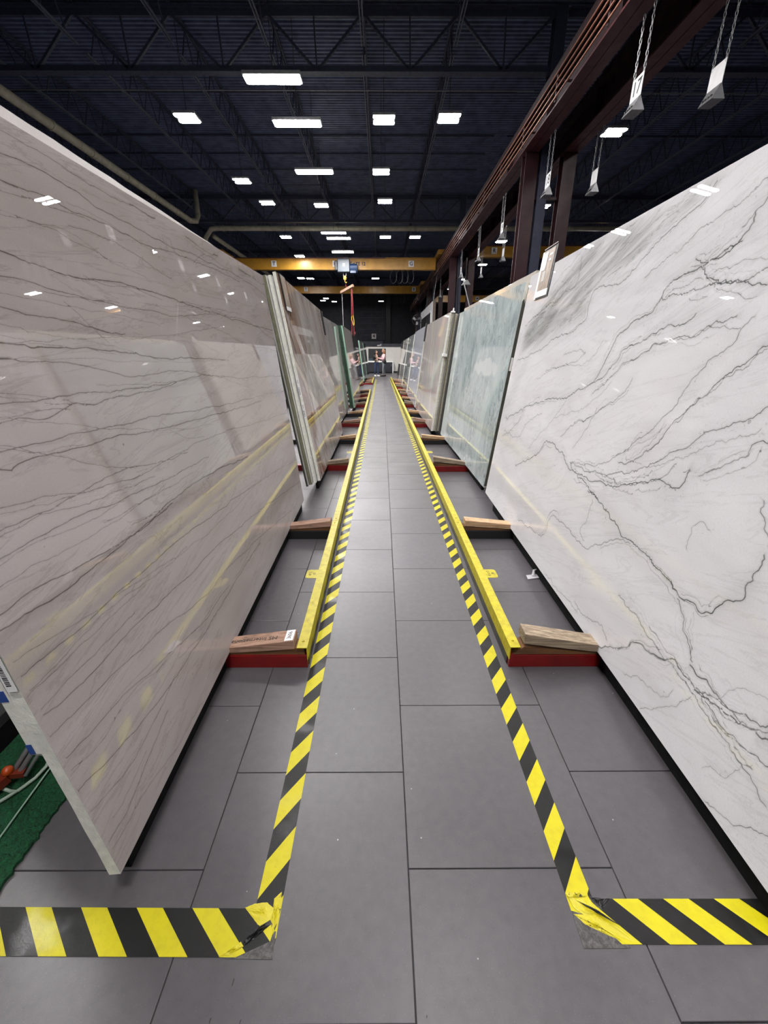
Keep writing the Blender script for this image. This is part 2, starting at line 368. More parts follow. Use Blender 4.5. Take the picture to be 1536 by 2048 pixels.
ORD = ['first', 'second', 'third', 'fourth', 'fifth', 'sixth', 'seventh', 'eighth', 'ninth', 'tenth', 'eleventh', 'twelfth', 'thirteenth', 'fourteenth', 'fifteenth', 'sixteenth', 'seventeenth']
LV="""5:556,1838 654,1842 750,1837 878,1838 1038,1847 1239,1858 1517,1869 1740,1849 2147,1859 2570,1860 2946,1849
7:528,1783 630,1796 728,1796 814,1792 895,1778 995,1772 1160,1777 1357,1770 1572,1780 2003,1802 2628,1804 2951,1777
7:498,1725 597,1732 669,1730 734,1729 851,1735 1024,1736 1162,1729 1447,1756 1826,1772 2371,1781
5:489,1708 568,1717 704,1720 825,1726
4:465,1660 513,1660 633,1663 709,1651 799,1643 883,1617
5:708,1681 860,1695 997,1689 1129,1674 1313,1638
3:520,1649 676,1669 776,1654 913,1629 1097,1620
9:417,1568 474,1562 574,1554 699,1550 861,1559 1063,1563 1322,1558 1675,1548 2187,1532 2939,1519
4:702,1556 820,1547 989,1560 1179,1539
6:383,1501 476,1503 583,1498 714,1491 879,1485 1098,1490 1281,1493 1524,1521 1825,1545 2420,1534 2957,1458
3:366,1469 493,1470 652,1465 864,1458 1092,1452
7:348,1433 405,1429 454,1423 526,1420 625,1415 718,1406 832,1404
4:316,1370 445,1379 611,1390 963,1395 1346,1429 1764,1457
4:1317,1550 1682,1558 2196,1544 2925,1503
4:1390,1497 1768,1463 2306,1385 2949,1362
10:308,1355 429,1349 589,1350 798,1344 1085,1329 1519,1315 1758,1307
7:294,1329 378,1318 488,1320 565,1308 706,1288 818,1269 978,1266 1242,1267 1466,1238 1944,1203 2924,1159
3:293,1326 573,1322 1073,1309 1823,1300
4:1470,1243 1814,1186 2104,1122
8:243,1229 332,1230 401,1231 524,1233 674,1232 863,1228 1116,1230 1336,1235 1694,1216
8:229,1201 286,1202 350,1188 468,1210 554,1203 719,1208 925,1204 1111,1222
4:339,1230 393,1216 459,1208
4:407,1228 470,1213 553,1200
5:237,1218 277,1208 354,1208 450,1206
8:198,1142 286,1143 428,1137 612,1123 800,1121 1041,1111 1368,1092 2062,1067 2969,1028
9:177,1101 205,1091 228,1101 330,1097 450,1098 654,1095 847,1075 1108,1057 1476,1042 2279,1017
4:196,1138 301,1109 453,1103
4:899,1082 992,1033 1109,993 1240,978
5:404,1061 501,1020 649,980
6:281,1007 430,981 577,962 772,951 983,957 1280,960 1943,912 2815,856
4:609,1117 775,1080 1092,1033 1456,1013
7:118,987 236,985 389,988 590,986 780,965 1035,945
5:112,975 264,974 369,952 518,939 742,928
7:89,931 207,931 358,932 505,916 756,900 1226,881
4:81,915 200,918 325,902 539,897
4:61,876 147,879 264,864 522,868 802,869
9:33,822 149,822 238,817 355,812 485,804 632,793 828,801 1100,805 1773,749
9:16,788 99,787 218,779 304,786 451,784 599,784 805,792
7:1,678 104,676 254,664 404,664 594,658 846,649 1184,620 1685,577 2864,430
7:4,561 141,538 282,527 446,527 678,505 964,492 1565,420 2693,252
4:6,633 154,634 301,631 501,620
6:7,506 114,488 287,461 527,424 871,354 1287,314 2545,96
6:5,426 155,407 296,380 471,333 712,285 1079,259
7:4,318 144,285 287,261 464,246 787,229 1227,233 1640,220
4:2,395 113,364 283,377 444,339 615,348
5:9,240 191,200 406,227 497,244
6:28,117 110,118 219,146 381,187
4:33,91 176,74 362,31 537,19 632,-2 966,-31
4:217,644 392,642 640,607 813,599
4:512,638 809,591 1298,565 2185,542
5:19,576 110,581 272,580 399,576"""
RV="""7:1163,2013 1204,1999 1253,1962 1287,1921 1311,1892 1352,1873 1454,1854 1577,1819 1660,1761 1734,1693 1829,1672 2061,1680 2105,1601 2109,1531 2312,1467 2517,1439 2735,1380 3275,1277
3:1510,1975 1628,1933 1745,1879 1971,1809 2108,1681 2328,1622 3004,1578
6:2403,1908 2373,1777 2460,1735 2853,1659 3269,1551
4:2260,1997 2515,1907 2824,1782
4:1723,1973 1863,1939 2206,1984 2373,1943
5:1023,1880 1103,1838 1187,1805 1276,1791 1381,1743 1485,1707 1572,1661
9:992,1770 1011,1723 1059,1679 1157,1662 1222,1636 1339,1627 1404,1564 1454,1509 1556,1476 1665,1431 1702,1369 1735,1295 1795,1185 1953,1131 2136,1069 2480,1021 2791,915 3235,774
8:1027,1694 1100,1675 1178,1666 1249,1685
8:851,1548 928,1565 1058,1598 1192,1637 1276,1638
7:867,1579 1006,1579 1110,1594 1187,1573 1302,1560 1395,1549
4:888,1619 985,1615 1114,1619
8:1131,1470 1185,1454 1277,1452 1342,1433 1419,1398 1557,1368 1620,1297 1723,1209 1865,1149
7:932,1456 1057,1427 1196,1392 1303,1365 1406,1326 1540,1281 1645,1213 1764,1137
5:892,1410 1050,1414 1192,1385
6:856,1456 892,1410 940,1361 1002,1291 1045,1221 1092,1145 1139,1078 1207,1010 1388,855 1532,769 1797,732
8:762,1375 814,1320 877,1258 947,1189 1020,1117 1081,1041 1136,959 1237,884 1312,847
5:748,1348 814,1291 932,1197 1032,1079
7:668,1195 740,1151 826,1100 889,1048 941,995 1054,930 1150,863 1313,790 1521,751 1790,722
4:658,1129 773,1065 911,980 1094,887
7:609,1081 634,1070 681,1011 764,969 820,940
9:875,932 901,865 1011,854 1108,816 1227,761 1402,725 1585,712 1784,712 1953,753 2196,776 2333,651 2713,482
6:937,929 1066,837 1232,768 1434,745
6:1429,1234 1491,1143 1664,1047 1841,959 2010,838
5:1676,1066 1715,916 1796,812
4:2066,1053 2308,833 2504,655
4:1592,1189 1740,1099 1978,1006 2169,932
6:2791,915 2975,748 3225,602
5:2548,1226 2163,1285 1988,1341 2288,1341
4:1793,1389 1948,1280 2295,1259 2695,1152
5:2427,947 2678,827 2815,681 3217,673
9:1784,712 1561,676 1393,647
8:644,1148 677,1165
6:983,1803 1028,1769 1053,1744
9:1508,650 1330,612 1195,582 1044,559 920,554 830,538 727,528 673,511 639,525 586,519 549,537 514,600 461,649 470,693 457,788
7:532,933 524,892 473,819
10:1105,16 978,45 873,110 783,196 724,215 672,240 629,249 587,277 505,282 431,285 348,305 283,323 224,338
9:533,334 434,324 352,326 275,348 241,371
7:479,271 391,309 316,317 231,352
6:2367,119 2111,162 1892,199 1870,324 1805,379 1589,377 1362,384 1194,488 1039,552
5:1416,613 1438,503 1465,432 1398,403
7:473,295 366,261 270,258 183,260
6:995,311 679,273 467,248 280,221 150,196
7:673,511 631,454 576,393 530,346
5:1295,54 1147,82 1050,129 960,107
4:790,52 688,106 561,151 539,193
4:659,9 541,115 470,236
3:283,451 354,388 434,308
5:317,10 214,54 111,120
3:341,88 267,153 217,238
4:733,676 733,770 680,778
4:1695,23 1425,46 1249,60"""
SH="""1:1163,2013 1287,1921 1352,1873 1577,1819 1734,1693 2061,1680 2109,1531 2517,1439 3275,1277 3269,1551 2824,1782 2260,1997 1723,1973 1510,1975"""

# ================================================================ STRUCTURE
HX0, HX1, HY0, HY1 = -22.0, 18.0, -9.0, 60.0
fl = struct(MB().box(HX0, HX1, HY0, HY1, -0.14, -0.004).build('floor', M['grout']))
TS = 0.6096; X0 = 0.076
def tile_mb(cx, cy, mb=None):
    mb = mb or MB(); a = TS/2-0.0016; b = a-0.0012
    vs = [(cx+sx*a, cy+sy*a, -0.0045) for sx, sy in ((-1, -1), (1, -1), (1, 1), (-1, 1))] + \
         [(cx+sx*a, cy+sy*a, -0.0010) for sx, sy in ((-1, -1), (1, -1), (1, 1), (-1, 1))] + \
         [(cx+sx*b, cy+sy*b, 0.0) for sx, sy in ((-1, -1), (1, -1), (1, 1), (-1, 1))]
    fs = [(8, 9, 10, 11)]
    for k in (0, 4):
        for i in range(4): fs.append((k+i, k+(i+1) % 4, k+4+(i+1) % 4, k+4+i))
    return mb.add(vs, fs)
tile_me = tile_mb(0, 0).mesh('tile', M['tile'])
far = MB()
for k in range(-36, 29):
    cx = X0+(k+0.5)*TS
    y_off = 0.456 if k in (-1, 2) or (k % 3 == 2) else 0.152
    if k in (0, -2): y_off = 0.152
    if k == 1: y_off = 0.456
    if k == -1: y_off = 0.456
    r = -15
    while True:
        cy = y_off+(r+0.5)*TS; r += 1
        if cy > HY1-0.4: break
        if cx < HX0+0.35 or cx > HX1-0.35: continue
        near = (-3 <= k <= 2 and -0.3 < cy < 11.5) or (-5 <= k <= 4 and -0.3 < cy < 3)
        if near: o = link('tile', tile_me, fl); o.location = (cx, cy, 0)
        elif cy > -3: tile_mb(cx, cy, far)
ft = far.build('far_tiles', M['tile'], fl); ft['kind'] = 'stuff'

# roof deck: ribbed sheet running across the hall
P_ = 0.152; prof = []
y = HY0
while y < HY1:
    prof += [(y, 9.24), (y+0.055, 9.24), (y+0.072, 9.20), (y+0.135, 9.20)]; y += P_
mb = MB(); n = len(prof)
mb.add([(x, py, pz) for x in (HX0, HX1) for py, pz in prof]+[(x, py, 9.36) for x in (HX0, HX1) for py, pz in prof],
       [(i, i+1, n+i+1, n+i) for i in range(n-1)]+[(2*n+i, 3*n+i, 3*n+i+1, 2*n+i+1) for i in range(n-1)])
struct(mb.build('ceiling', M['deck']))
struct(MB().box(HX0-0.2, HX0, HY0, HY1, 0, 9.4).build('wall_left', M['dark_wall']))
struct(MB().box(HX1, HX1+0.2, HY0, HY1, 0, 9.4).build('wall_right', M['dark_wall']))
wb = struct(MB().box(HX0, HX1, HY1, HY1+0.2, 0, 9.4).build('wall_back', M['dark_wall']))
struct(MB().box(HX0, HX1, HY0-0.2, HY0, 0, 9.4).build('wall_front', M['dark_wall']))
struct(MB().box(HX0, 0.1, HY1-0.06, HY1-0.005, 0, 2.85).build('baseboard_back', M['dark_wall2']))
d1 = struct(MB().box(-2.95, 0.42, HY1-0.10, HY1-0.005, 2.9, 7.2).build('door_1', M['dark_wall']))
for i in range(1, 6): MB().box(-2.9, 0.38, HY1-0.12, HY1-0.10, 2.9+i*0.7, 2.94+i*0.7).build('panel_rib', M['navy_steel'], d1)
struct(MB().box(0.55, 1.15, HY1-0.35, HY1-0.01, 0, 9.1).build('trim_1', M['black']))
t = empty('bay_number_sign', (-1.08, HY1-0.13, 3.46))
tag(t, 'small white square sign reading 4 on the dark far wall', 'sign')
MB().box(-0.30, 0.30, -0.02, 0.0, -0.32, 0.32).build('panel', M['offwhite'], t)
text('4', 0.62, M['ink'], t, frame((0, -0.025, 0), (1, 0, 0), (0, 0, 1)), depth=0.004, bold=0.01)

# ================================================================ ROOF STEEL
GY = [0.9, 13.5, 26.1, 38.7, 51.3]
def girder(x0, x1, y, label, grp):
    t = empty('roof_girder', (0, y, 7.9)); tag(t, label, 'girder', grp)
    MB().box(x0, x1, -0.10, 0.10, 0.0, 0.02).box(x0, x1, -0.035, -0.015, 0.02, 0.14).box(x0, x1, 0.015, 0.035, 0.02, 0.14).build('bottom_chord', M['navy_steel'], t)
    MB().box(x0, x1, -0.10, 0.10, 1.16, 1.20).box(x0, x1, -0.03, 0.03, 1.04, 1.16).build('top_chord', M['navy_steel'], t)
    k = -6; vm = MB().bar((0, 0, 0.1), (-0.03, 0, 1.1), 0.035, 0.035, up=(0, 1, 0)).mesh('vertical_web', M['navy_steel'])
    dmesh = {s: MB().bar((s*0.04, 0, 0.08), (s*1.15, 0, 1.10), 0.055, 0.07, up=(0, 1, 0)).mesh('diagonal_web', M['navy_steel']) for s in (-1, 1)}
    while True:
        xb = -6.22+2.31*k; k += 1
        if xb > x1: break
        for s in (-1, 1):
            xt = xb+s*1.15
            if x0 < xb < x1 and x0 < xt < x1: link('diagonal_web', dmesh[s], t).location = (xb, 0, 0)
        if x0 < xb < x1: link('vertical_web', vm, t).location = (xb, 0, 0)
    return t
for i, y in enumerate(GY):
    w1 = ['overhead and out of view', 'nearest one, above the big light', 'second one, above the cream cross duct', 'third one, beyond the cross duct', 'last before the far wall'][i]
    girder(-21.9, 4.2, y, 'navy roof girder, crane bay, '+w1, 'navy roof girders across the crane bay')
    girder(4.5, 17.9, y, 'navy roof girder, right bay, '+w1, 'navy roof girders across the right-hand bay')
jx = [-18.9, -16.6, -14.3, -12.0, -9.72, -7.32, -5.02, -2.75, -0.45, 1.78, 6.4, 8.7, 11.0, 13.3]
mbb = MB().box(-0.045, -0.02, 0.15, 12.45, 8.33, 8.37).box(0.02, 0.045, 0.15, 12.45, 8.33, 8.37)
mbt = MB().box(-0.045, -0.01, 0.1, 12.5, 9.12, 9.17).box(0.01, 0.045, 0.1, 12.5, 9.12, 9.17)
mw = MB(); a = 0.35; up = False
while a < 12.0:
    p = (0, a, 9.13 if up else 8.35); a += 0.42; up = not up
    q = (0, a, 9.13 if up else 8.35); mw.bar(p, q, 0.024, 0.024)
me_b, me_t, me_w = mbb.mesh('bottom_chord', M['chord']), mbt.mesh('top_chord', M['navy_steel']), mw.mesh('web', M['navy_steel'])
for b, y in enumerate(GY[:-1]+[GY[-1]]):
    for i, x in enumerate(jx):
        t = empty('roof_joist', (x, y, 0)); 
        if y > 50: t.scale = (1, 0.68, 1)
        side = 'crane bay' if x < 4 else 'right bay'
        n_ = i if x < 4 else i-10
        tag(t, 'open-web roof joist, %s from left in %s, %s span' % (ORD[n_], side, ORD[b]), 'joist', 'open-web roof joists')
        link('bottom_chord', me_b, t); link('top_chord', me_t, t); link('web', me_w, t)
for i, (y, z, x0, x1, r) in enumerate([(15.1, 8.31, -11.9, 4.3, 0.014), (17.05, 9.16, -11.9, 4.3, 0.025), (19.85, 9.16, -11.9, 4.3, 0.03), (21.4, 9.16, -11.9, 4.3, 0.025), (23.0, 9.16, -11.9, 4.3, 0.025), (22.1, 8.31, -5.0, -2.7, 0.02), (15.2, 8.31, 4.8, 17.9, 0.014), (19.9, 9.16, 4.8, 17.9, 0.025), (28.5, 8.31, -11.9, 4.3, 0.02), (33.0, 8.31, -11.9, 4.3, 0.02), (11.9, 9.16, -11.9, 4.3, 0.03), (9.4, 9.16, -11.9, 4.3, 0.03)]):
    o = MB().tube([(x0, y, z), (x1, y, z)], r, 6).build('bridging_rod', M['galv'] if z < 8.5 and r < 0.018 else M['navy_steel'])
    tag(o, 'thin %s bridging rod under the roof, %s' % ('short' if x1-x0 < 4 else 'long', ['in front of the second light row', 'behind the first bright rod', 'above the pair of square lights', 'above the left square light', 'far end of the second span', 'between two joists left of centre', 'in the right bay front', 'in the right bay middle', 'first beyond the cream duct', 'second beyond the cream duct', 'above the front girder', 'closest to the camera'][i]), 'rod', 'roof bridging rods')

# ducts
def duct(name, pts, r, label, rings):
    t = empty(name); tag(t, label, 'duct')
    MB().tube(pts, r, 14).build('pipe', M['duct'], t, smooth=True)
    for p, q in rings: MB().tube([p, q], r+0.018, 14).build('coupling', M['duct'], t)
    return t
X = -9.6
duct('roof_duct', [(X, -6, 7.6), (X, 24.6, 7.6), (X+0.1, 25.1, 7.72), (X+0.15, 25.3, 8.0), (X+0.15, 25.35, 9.1)], 0.125,
     'long cream pipe duct running down the left side under the roof', [((X, y, 7.6), (X, y+0.10, 7.6)) for y in (-3, 0, 4, 7.5, 11, 15.2, 17.0, 19.0, 21.0, 23.2)])
duct('roof_duct', [(X+0.05, 26.1, 6.6), (X+0.1, 26.1, 7.2), (X+0.45, 26.1, 7.60), (X+0.8, 26.1, 7.64), (17.8, 26.1, 7.64)], 0.12,
     'cream pipe duct crossing the hall just above the yellow crane bridge', [((x, 26.1, 7.64), (x+0.07, 26.1, 7.64)) for x in (-8.5, -5.4, -3.7, -0.9, 1.9, 6.0, 10.0)])
duct('roof_duct', [(X, 27.6, 7.62), (X, 58, 7.62)], 0.12, 'cream pipe duct continuing along the left side beyond the crossing duct', [((X, y, 7.62), (X, y+0.1, 7.62)) for y in (30, 34, 38, 44)])

# ================================================================ CRANE RUNWAYS
def ibeam(mb, xc, hw, y0, y1, z0, z1, tf=0.035):
    return mb.box(xc-hw, xc+hw, y0, y1, z0, z0+tf).box(xc-hw*0.8, xc+hw*0.8, y0, y1, z1-tf, z1).box(xc-0.012, xc+0.012, y0, y1, z0+tf, z1-tf)
def runway(xc, label, name='crane_runway_beam'):
    t = empty(name, (xc, 0, 6.3)); tag(t, label, 'beam')
    MB().box(-0.205, -0.012, HY0+0.5, HY1-0.6, 0.0, 0.035).box(0.012, 0.205, HY0+0.5, HY1-0.6, 0.0, 0.035).build('bottom_flange', M['oxide_worn_lit'], t)
    MB().box(-0.012, 0.012, HY0+0.5, HY1-0.6, 0.006, 0.625).build('web', M['oxide_shaded'], t)
    MB().box(-0.27, 0.27, HY0+0.5, HY1-0.6, 0.625, 0.66).box(-0.27, -0.255, HY0+0.5, HY1-0.6, 0.50, 0.625).build('top_flange', M['oxide_shaded'], t)
    MB().box(-0.03, 0.03, HY0+0.5, HY1-0.6, 0.66, 0.73).build('crane_rail', M['oxide_worn_lit'], t)
    y = -7.0
    st = MB().box(-0.16, 0.16, -0.008, 0.008, 0.035, 0.625).mesh('stiffener', M['oxide_shaded'])
    while y < 56: s_ = link('stiffener', st, t); s_.location = (0, y, 0); y += 3.15
    return t
rw1 = runway(3.885, 'oxblood red crane runway beam with copper bars, right of the aisle')
rw2 = runway(4.95, 'dark red crane runway beam of the right-hand bay, behind the first one')
rw3 = runway(-10.2, 'dark crane runway beam far left below the long cream duct')
t = empty('conductor_bars', (3.50, 0, 6.2)); tag(t, 'set of four parallel copper conductor bars along the red runway beam', 'conductor')
for z in (0.03, 0.16, 0.29, 0.42): MB().box(-0.011, 0.013, -8, 57, z-0.011, z+0.011).build('bar', M['copper'], t)
br = MB().box(0.012, 0.36, -0.02, 0.02, 0.30, 0.33).box(0.016, 0.030, -0.03, 0.03, -0.02, 0.45).mesh('bracket', M['oxide_shaded'])
for i in range(28): b_ = link('bracket', br, t); b_.location = (0, -6+i*2.1, 0)

def column(x0, x1, yc, mat, label, ztop, name='steel_column'):
    t = empty(name, ((x0+x1)/2, yc, 0)); tag(t, label, 'column', 'steel columns between the two bays')
    hw = (x1-x0)/2; hd = 0.17
    MB().box(-hw, hw, -hd, -hd+0.02, 0.02, ztop).box(-hw, hw, hd-0.02, hd, 0.02, ztop).box(-0.01, 0.01, -hd+0.02, hd-0.02, 0.02, ztop).build('shaft', mat, t)
    MB().box(-hw-0.06, hw+0.06, -hd-0.06, hd+0.06, 0.0, 0.02).build('base_plate', mat, t)
    return t
for i, y in enumerate((0.9, 13.5, 26.1, 38.7, 51.3)):
    wh = ['beside the camera', 'closest in view, over the white slab', 'second set in view', 'third set in view', 'farthest set'][i]
    column(3.76, 4.10, y, M['oxide'], 'oxblood column under the aisle-side runway, '+wh, 6.3)
    column(4.16, 4.42, y, M['navy_steel'], 'navy roof column between two red crane columns, '+wh, 9.1)
    column(4.76, 5.10, y, M['oxide'], 'oxblood steel column under the right bay runway, '+wh, 6.3)
    o = MB().box(4.10, 4.76, y-0.05, y+0.05, 5.30, 5.36).box(4.10, 4.76, y-0.05, y+0.05, 2.4, 2.46).build('column_tie', M['oxide'])
    tag(o, 'red tie plates joining the crane columns, '+wh, 'brace', 'ties between crane columns')
    column(-10.35, -10.05, y, M['oxide'], 'dark red column of the left runway, '+wh, 6.3)

# crane bridges
def bridge(x0, x1, y, z0, z1, label, signs=(), txt=None, bright=True):
    t = empty('crane_bridge', (0, y, 0)); tag(t, label, 'crane', 'yellow crane bridges')
    mt = M['crane_yellow']
    MB().box(x0, x1, -0.16, 0.16, z0, z1).build('box_girder', mt, t, bevel=0.004)
    MB().box(x0, x1, -0.26, 0.26, z1, z1+0.035).build('top_flange', mt, t)
    MB().box(x0, x1, -0.21, 0.21, z0-0.025, z0).build('bottom_flange', mt, t)
    MB().box(x0+0.3, x1-3.2, -0.28, -0.262, z1-0.02, z1+0.03).build('rail_bar', M['oxide_worn_lit'], t)
    for x in (x0-0.28, x1+0.28):
        MB().box(x-0.3, x+0.3, -1.4, 1.4, z1-0.0, z1+0.26).build('end_truck', mt, t, bevel=0.02)
    for ch, x in signs:
        p = MB().box(x-0.17, x+0.17, -0.176, -0.162, z0+0.14, z0+0.48).build('letter_plate', M['white'], t)
        text(ch, 0.30, M['ink'], p, frame((x, -0.178, z0+0.31), (1, 0, 0), (0, 0, 1)), depth=0.002, bold=0.006)
    if txt: text(txt[0], 0.27, M['ink'], t, frame((txt[1], -0.165, z0+0.30), (1, 0, 0), (0, 0, 1)), depth=0.003, bold=0.012)
    return t
bridge(-9.7, 3.45, 30.5, 6.42, 7.03, 'yellow crane bridge lettered T, H and G with blue hoist beneath', (('T', -6.9), ('H', -2.98), ('G', 1.88)), ('GATE 12', -1.56))
bridge(-9.7, 3.45, 42.4, 6.48, 7.03, 'dimmer yellow crane bridge behind the one with the hoist', (('T', -6.9), ('B', 2.9)))
bridge(5.5, 17.5, 29.5, 6.95, 7.5, 'yellow crane bridge of the right bay, seen between the red columns', (('R', 6.9),))
bridge(5.5, 17.5, 48.0, 6.35, 6.95, 'low far yellow crane bridge of the right bay above the pale slabs', (('M', 9.9),))

# hoist, spreader bar, slings
t = empty('chain_hoist', (-2.35, 30.0, 6.0)); tag(t, 'pale blue and navy electric hoist hanging under the yellow bridge', 'hoist')
MB().box(-0.45, 0.32, -0.25, 0.25, 0.18, 0.92).build('cover', M['hoist_grey'], t, bevel=0.03)
MB().box(-0.62, -0.46, -0.18, 0.18, 0.30, 0.82).build('end_cap', M['black_steel'], t, bevel=0.02)
MB().tube([(0.34, 0, 0.42), (0.80, 0, 0.42)], 0.26, 14).build('motor', M['hoist_blue'], t)
MB().box(0.34, 0.72, -0.2, 0.2, 0.12, 0.3).build('gearbox', M['hoist_blue'], t, bevel=0.02)
MB().box(-0.12, 0.03, -0.256, -0.25, 0.50, 0.66).build('badge', M['offwhite'], t)
MB().tube([(-0.1, 0, 0.18), (-0.1, 0, -0.02)], 0.03, 8).tube([(0.06, 0, 0.18), (0.06, 0, -0.02)], 0.03, 8).build('chain_guide', M['galv'], t)
MB().box(-0.25, 0.15, 0.1, 0.36, 0.395, 0.42).build('trolley', M['black_steel'], t)
MB().ball((-0.02, 0, -0.12), 0.14, 12, (0.8, 0.5, 1)).tube([(-0.02, 0, -0.24), (-0.02, 0, -0.34), (0.05, 0, -0.40), (0.10, 0, -0.34)], 0.022, 8).build('hook_block', M['brass'], t, smooth=True)
t = empty('spreader_bar', (-2.25, 30.0, 5.28)); tag(t, 'tilted pinkish spreader bar hanging from the crane hook', 'lifting bar')
MB().bar((-0.42, 0.3, -0.18), (0.42, -0.3, 0.14), 0.13, 0.14).build('beam', M['wood_red'], t)
MB().tube([(0, 0, 0.0), (-0.1, 0, 0.22), (0.0, 0, 0.30), (0.1, 0, 0.22), (0, 0, 0.0)], 0.02, 6).build('shackle', M['sling_red'], t)
for nm, x, y, col, lab in (('lifting_sling', -2.62, 30.38, 'sling_grey', 'thin grey lifting sling on the left end of the spreader bar'), ('lifting_sling', -1.96, 29.85, 'sling_red', 'red lifting sling on the right end of the spreader bar')):
    t = empty(nm, (x, y, 0)); tag(t, lab, 'sling')
    if col == 'sling_grey':
        MB().bar((0, 0, 5.15), (0.03, 0, 2.6), 0.035, 0.035).build('strap', M['sling_grey'], t)
        MB().box(-0.04, 0.10, -0.05, 0.05, 2.45, 2.65).build('clamp', M['rust_orange'], t)
    else:
        MB().bar((0, 0, 5.45), (-0.04, 0, 2.4), 0.05, 0.03).bar((0.03, 0, 5.45), (0.12, 0, 2.4), 0.05, 0.03).build('strap', M['sling_red'], t)
        MB().tube([(-0.02, -0.05, 3.65), (-0.03, -0.05, 3.45), (0.09, -0.05, 3.1), (0.13, -0.05, 3.15), (0.12, -0.05, 3.45), (0.06, -0.05, 3.7)], 0.022, 6).build('hook', M['brass'], t)
        MB().box(0.08, 0.20, -0.05, 0.05, 2.58, 2.72).build('clamp', M['rust_orange'], t)
def festoon(x, y, z, r, label):
    pts = [(x+r*0.55*math.sin(a), y, z-r+r*math.cos(a)) for a in np.linspace(0, 2*math.pi, 14)]
    o = MB().tube([(p[0], p[1]+0.02*i, p[2]) for i, p in enumerate(pts)], 0.02, 6).build('cable_loop', M['black_steel']); tag(o, label, 'cable', 'festoon cable loops')
for i, (x, y, z) in enumerate([(0.75, 30.3, 6.42), (1.15, 30.3, 6.42), (1.5, 30.3, 6.42), (1.85, 30.3, 6.42), (1.9, 42.2, 6.45)]):
    festoon(x, y-0.12, z-0.045, 0.38, 'black cable loop hanging under the %s, %s' % ('front yellow bridge' if i < 4 else 'rear yellow bridge', ['leftmost of the group', 'second of the group', 'third of the group', 'rightmost of the group', 'alone'][i]))

# ================================================================ LIGHTS
def lamp_proto(kind):
    t = empty('high_bay_light')
    if kind == 'A':
        MB().box(-0.64, 0.64, -0.20, 0.20, 0.012, 0.08).build('housing', M['galv'], t, bevel=0.01)
        MB().prism([(-0.58, -0.175), (0.58, -0.175), (0.62, -0.13), (0.62, 0.13), (0.58, 0.175), (-0.58, 0.175), (-0.62, 0.13), (-0.62, -0.13)], 0.0, 0.01, 'Z').build('lens', M['lens'], t)
    else:
        MB().box(-0.29, 0.29, -0.26, 0.26, 0.012, 0.07).build('housing', M['galv'], t, bevel=0.01)
        for s in (-1, 1):
            MB().prism([(-0.24, s*0.15-0.075), (0.24, s*0.15-0.075), (0.275, s*0.15-0.035), (0.275, s*0.15+0.035), (0.24, s*0.15+0.075), (-0.24, s*0.15+0.075), (-0.275, s*0.15+0.035), (-0.275, s*0.15-0.035)], 0.0, 0.01, 'Z').build('lens', M['lens'], t)
    MB().tube([(0, 0, 0.08), (0, 0, 2.09)], 0.008, 5).build('suspension_cable', M['black_steel'], t)
    return t
pA, pB = lamp_proto('A'), lamp_proto('B'); used = {'A': 0, 'B': 0}
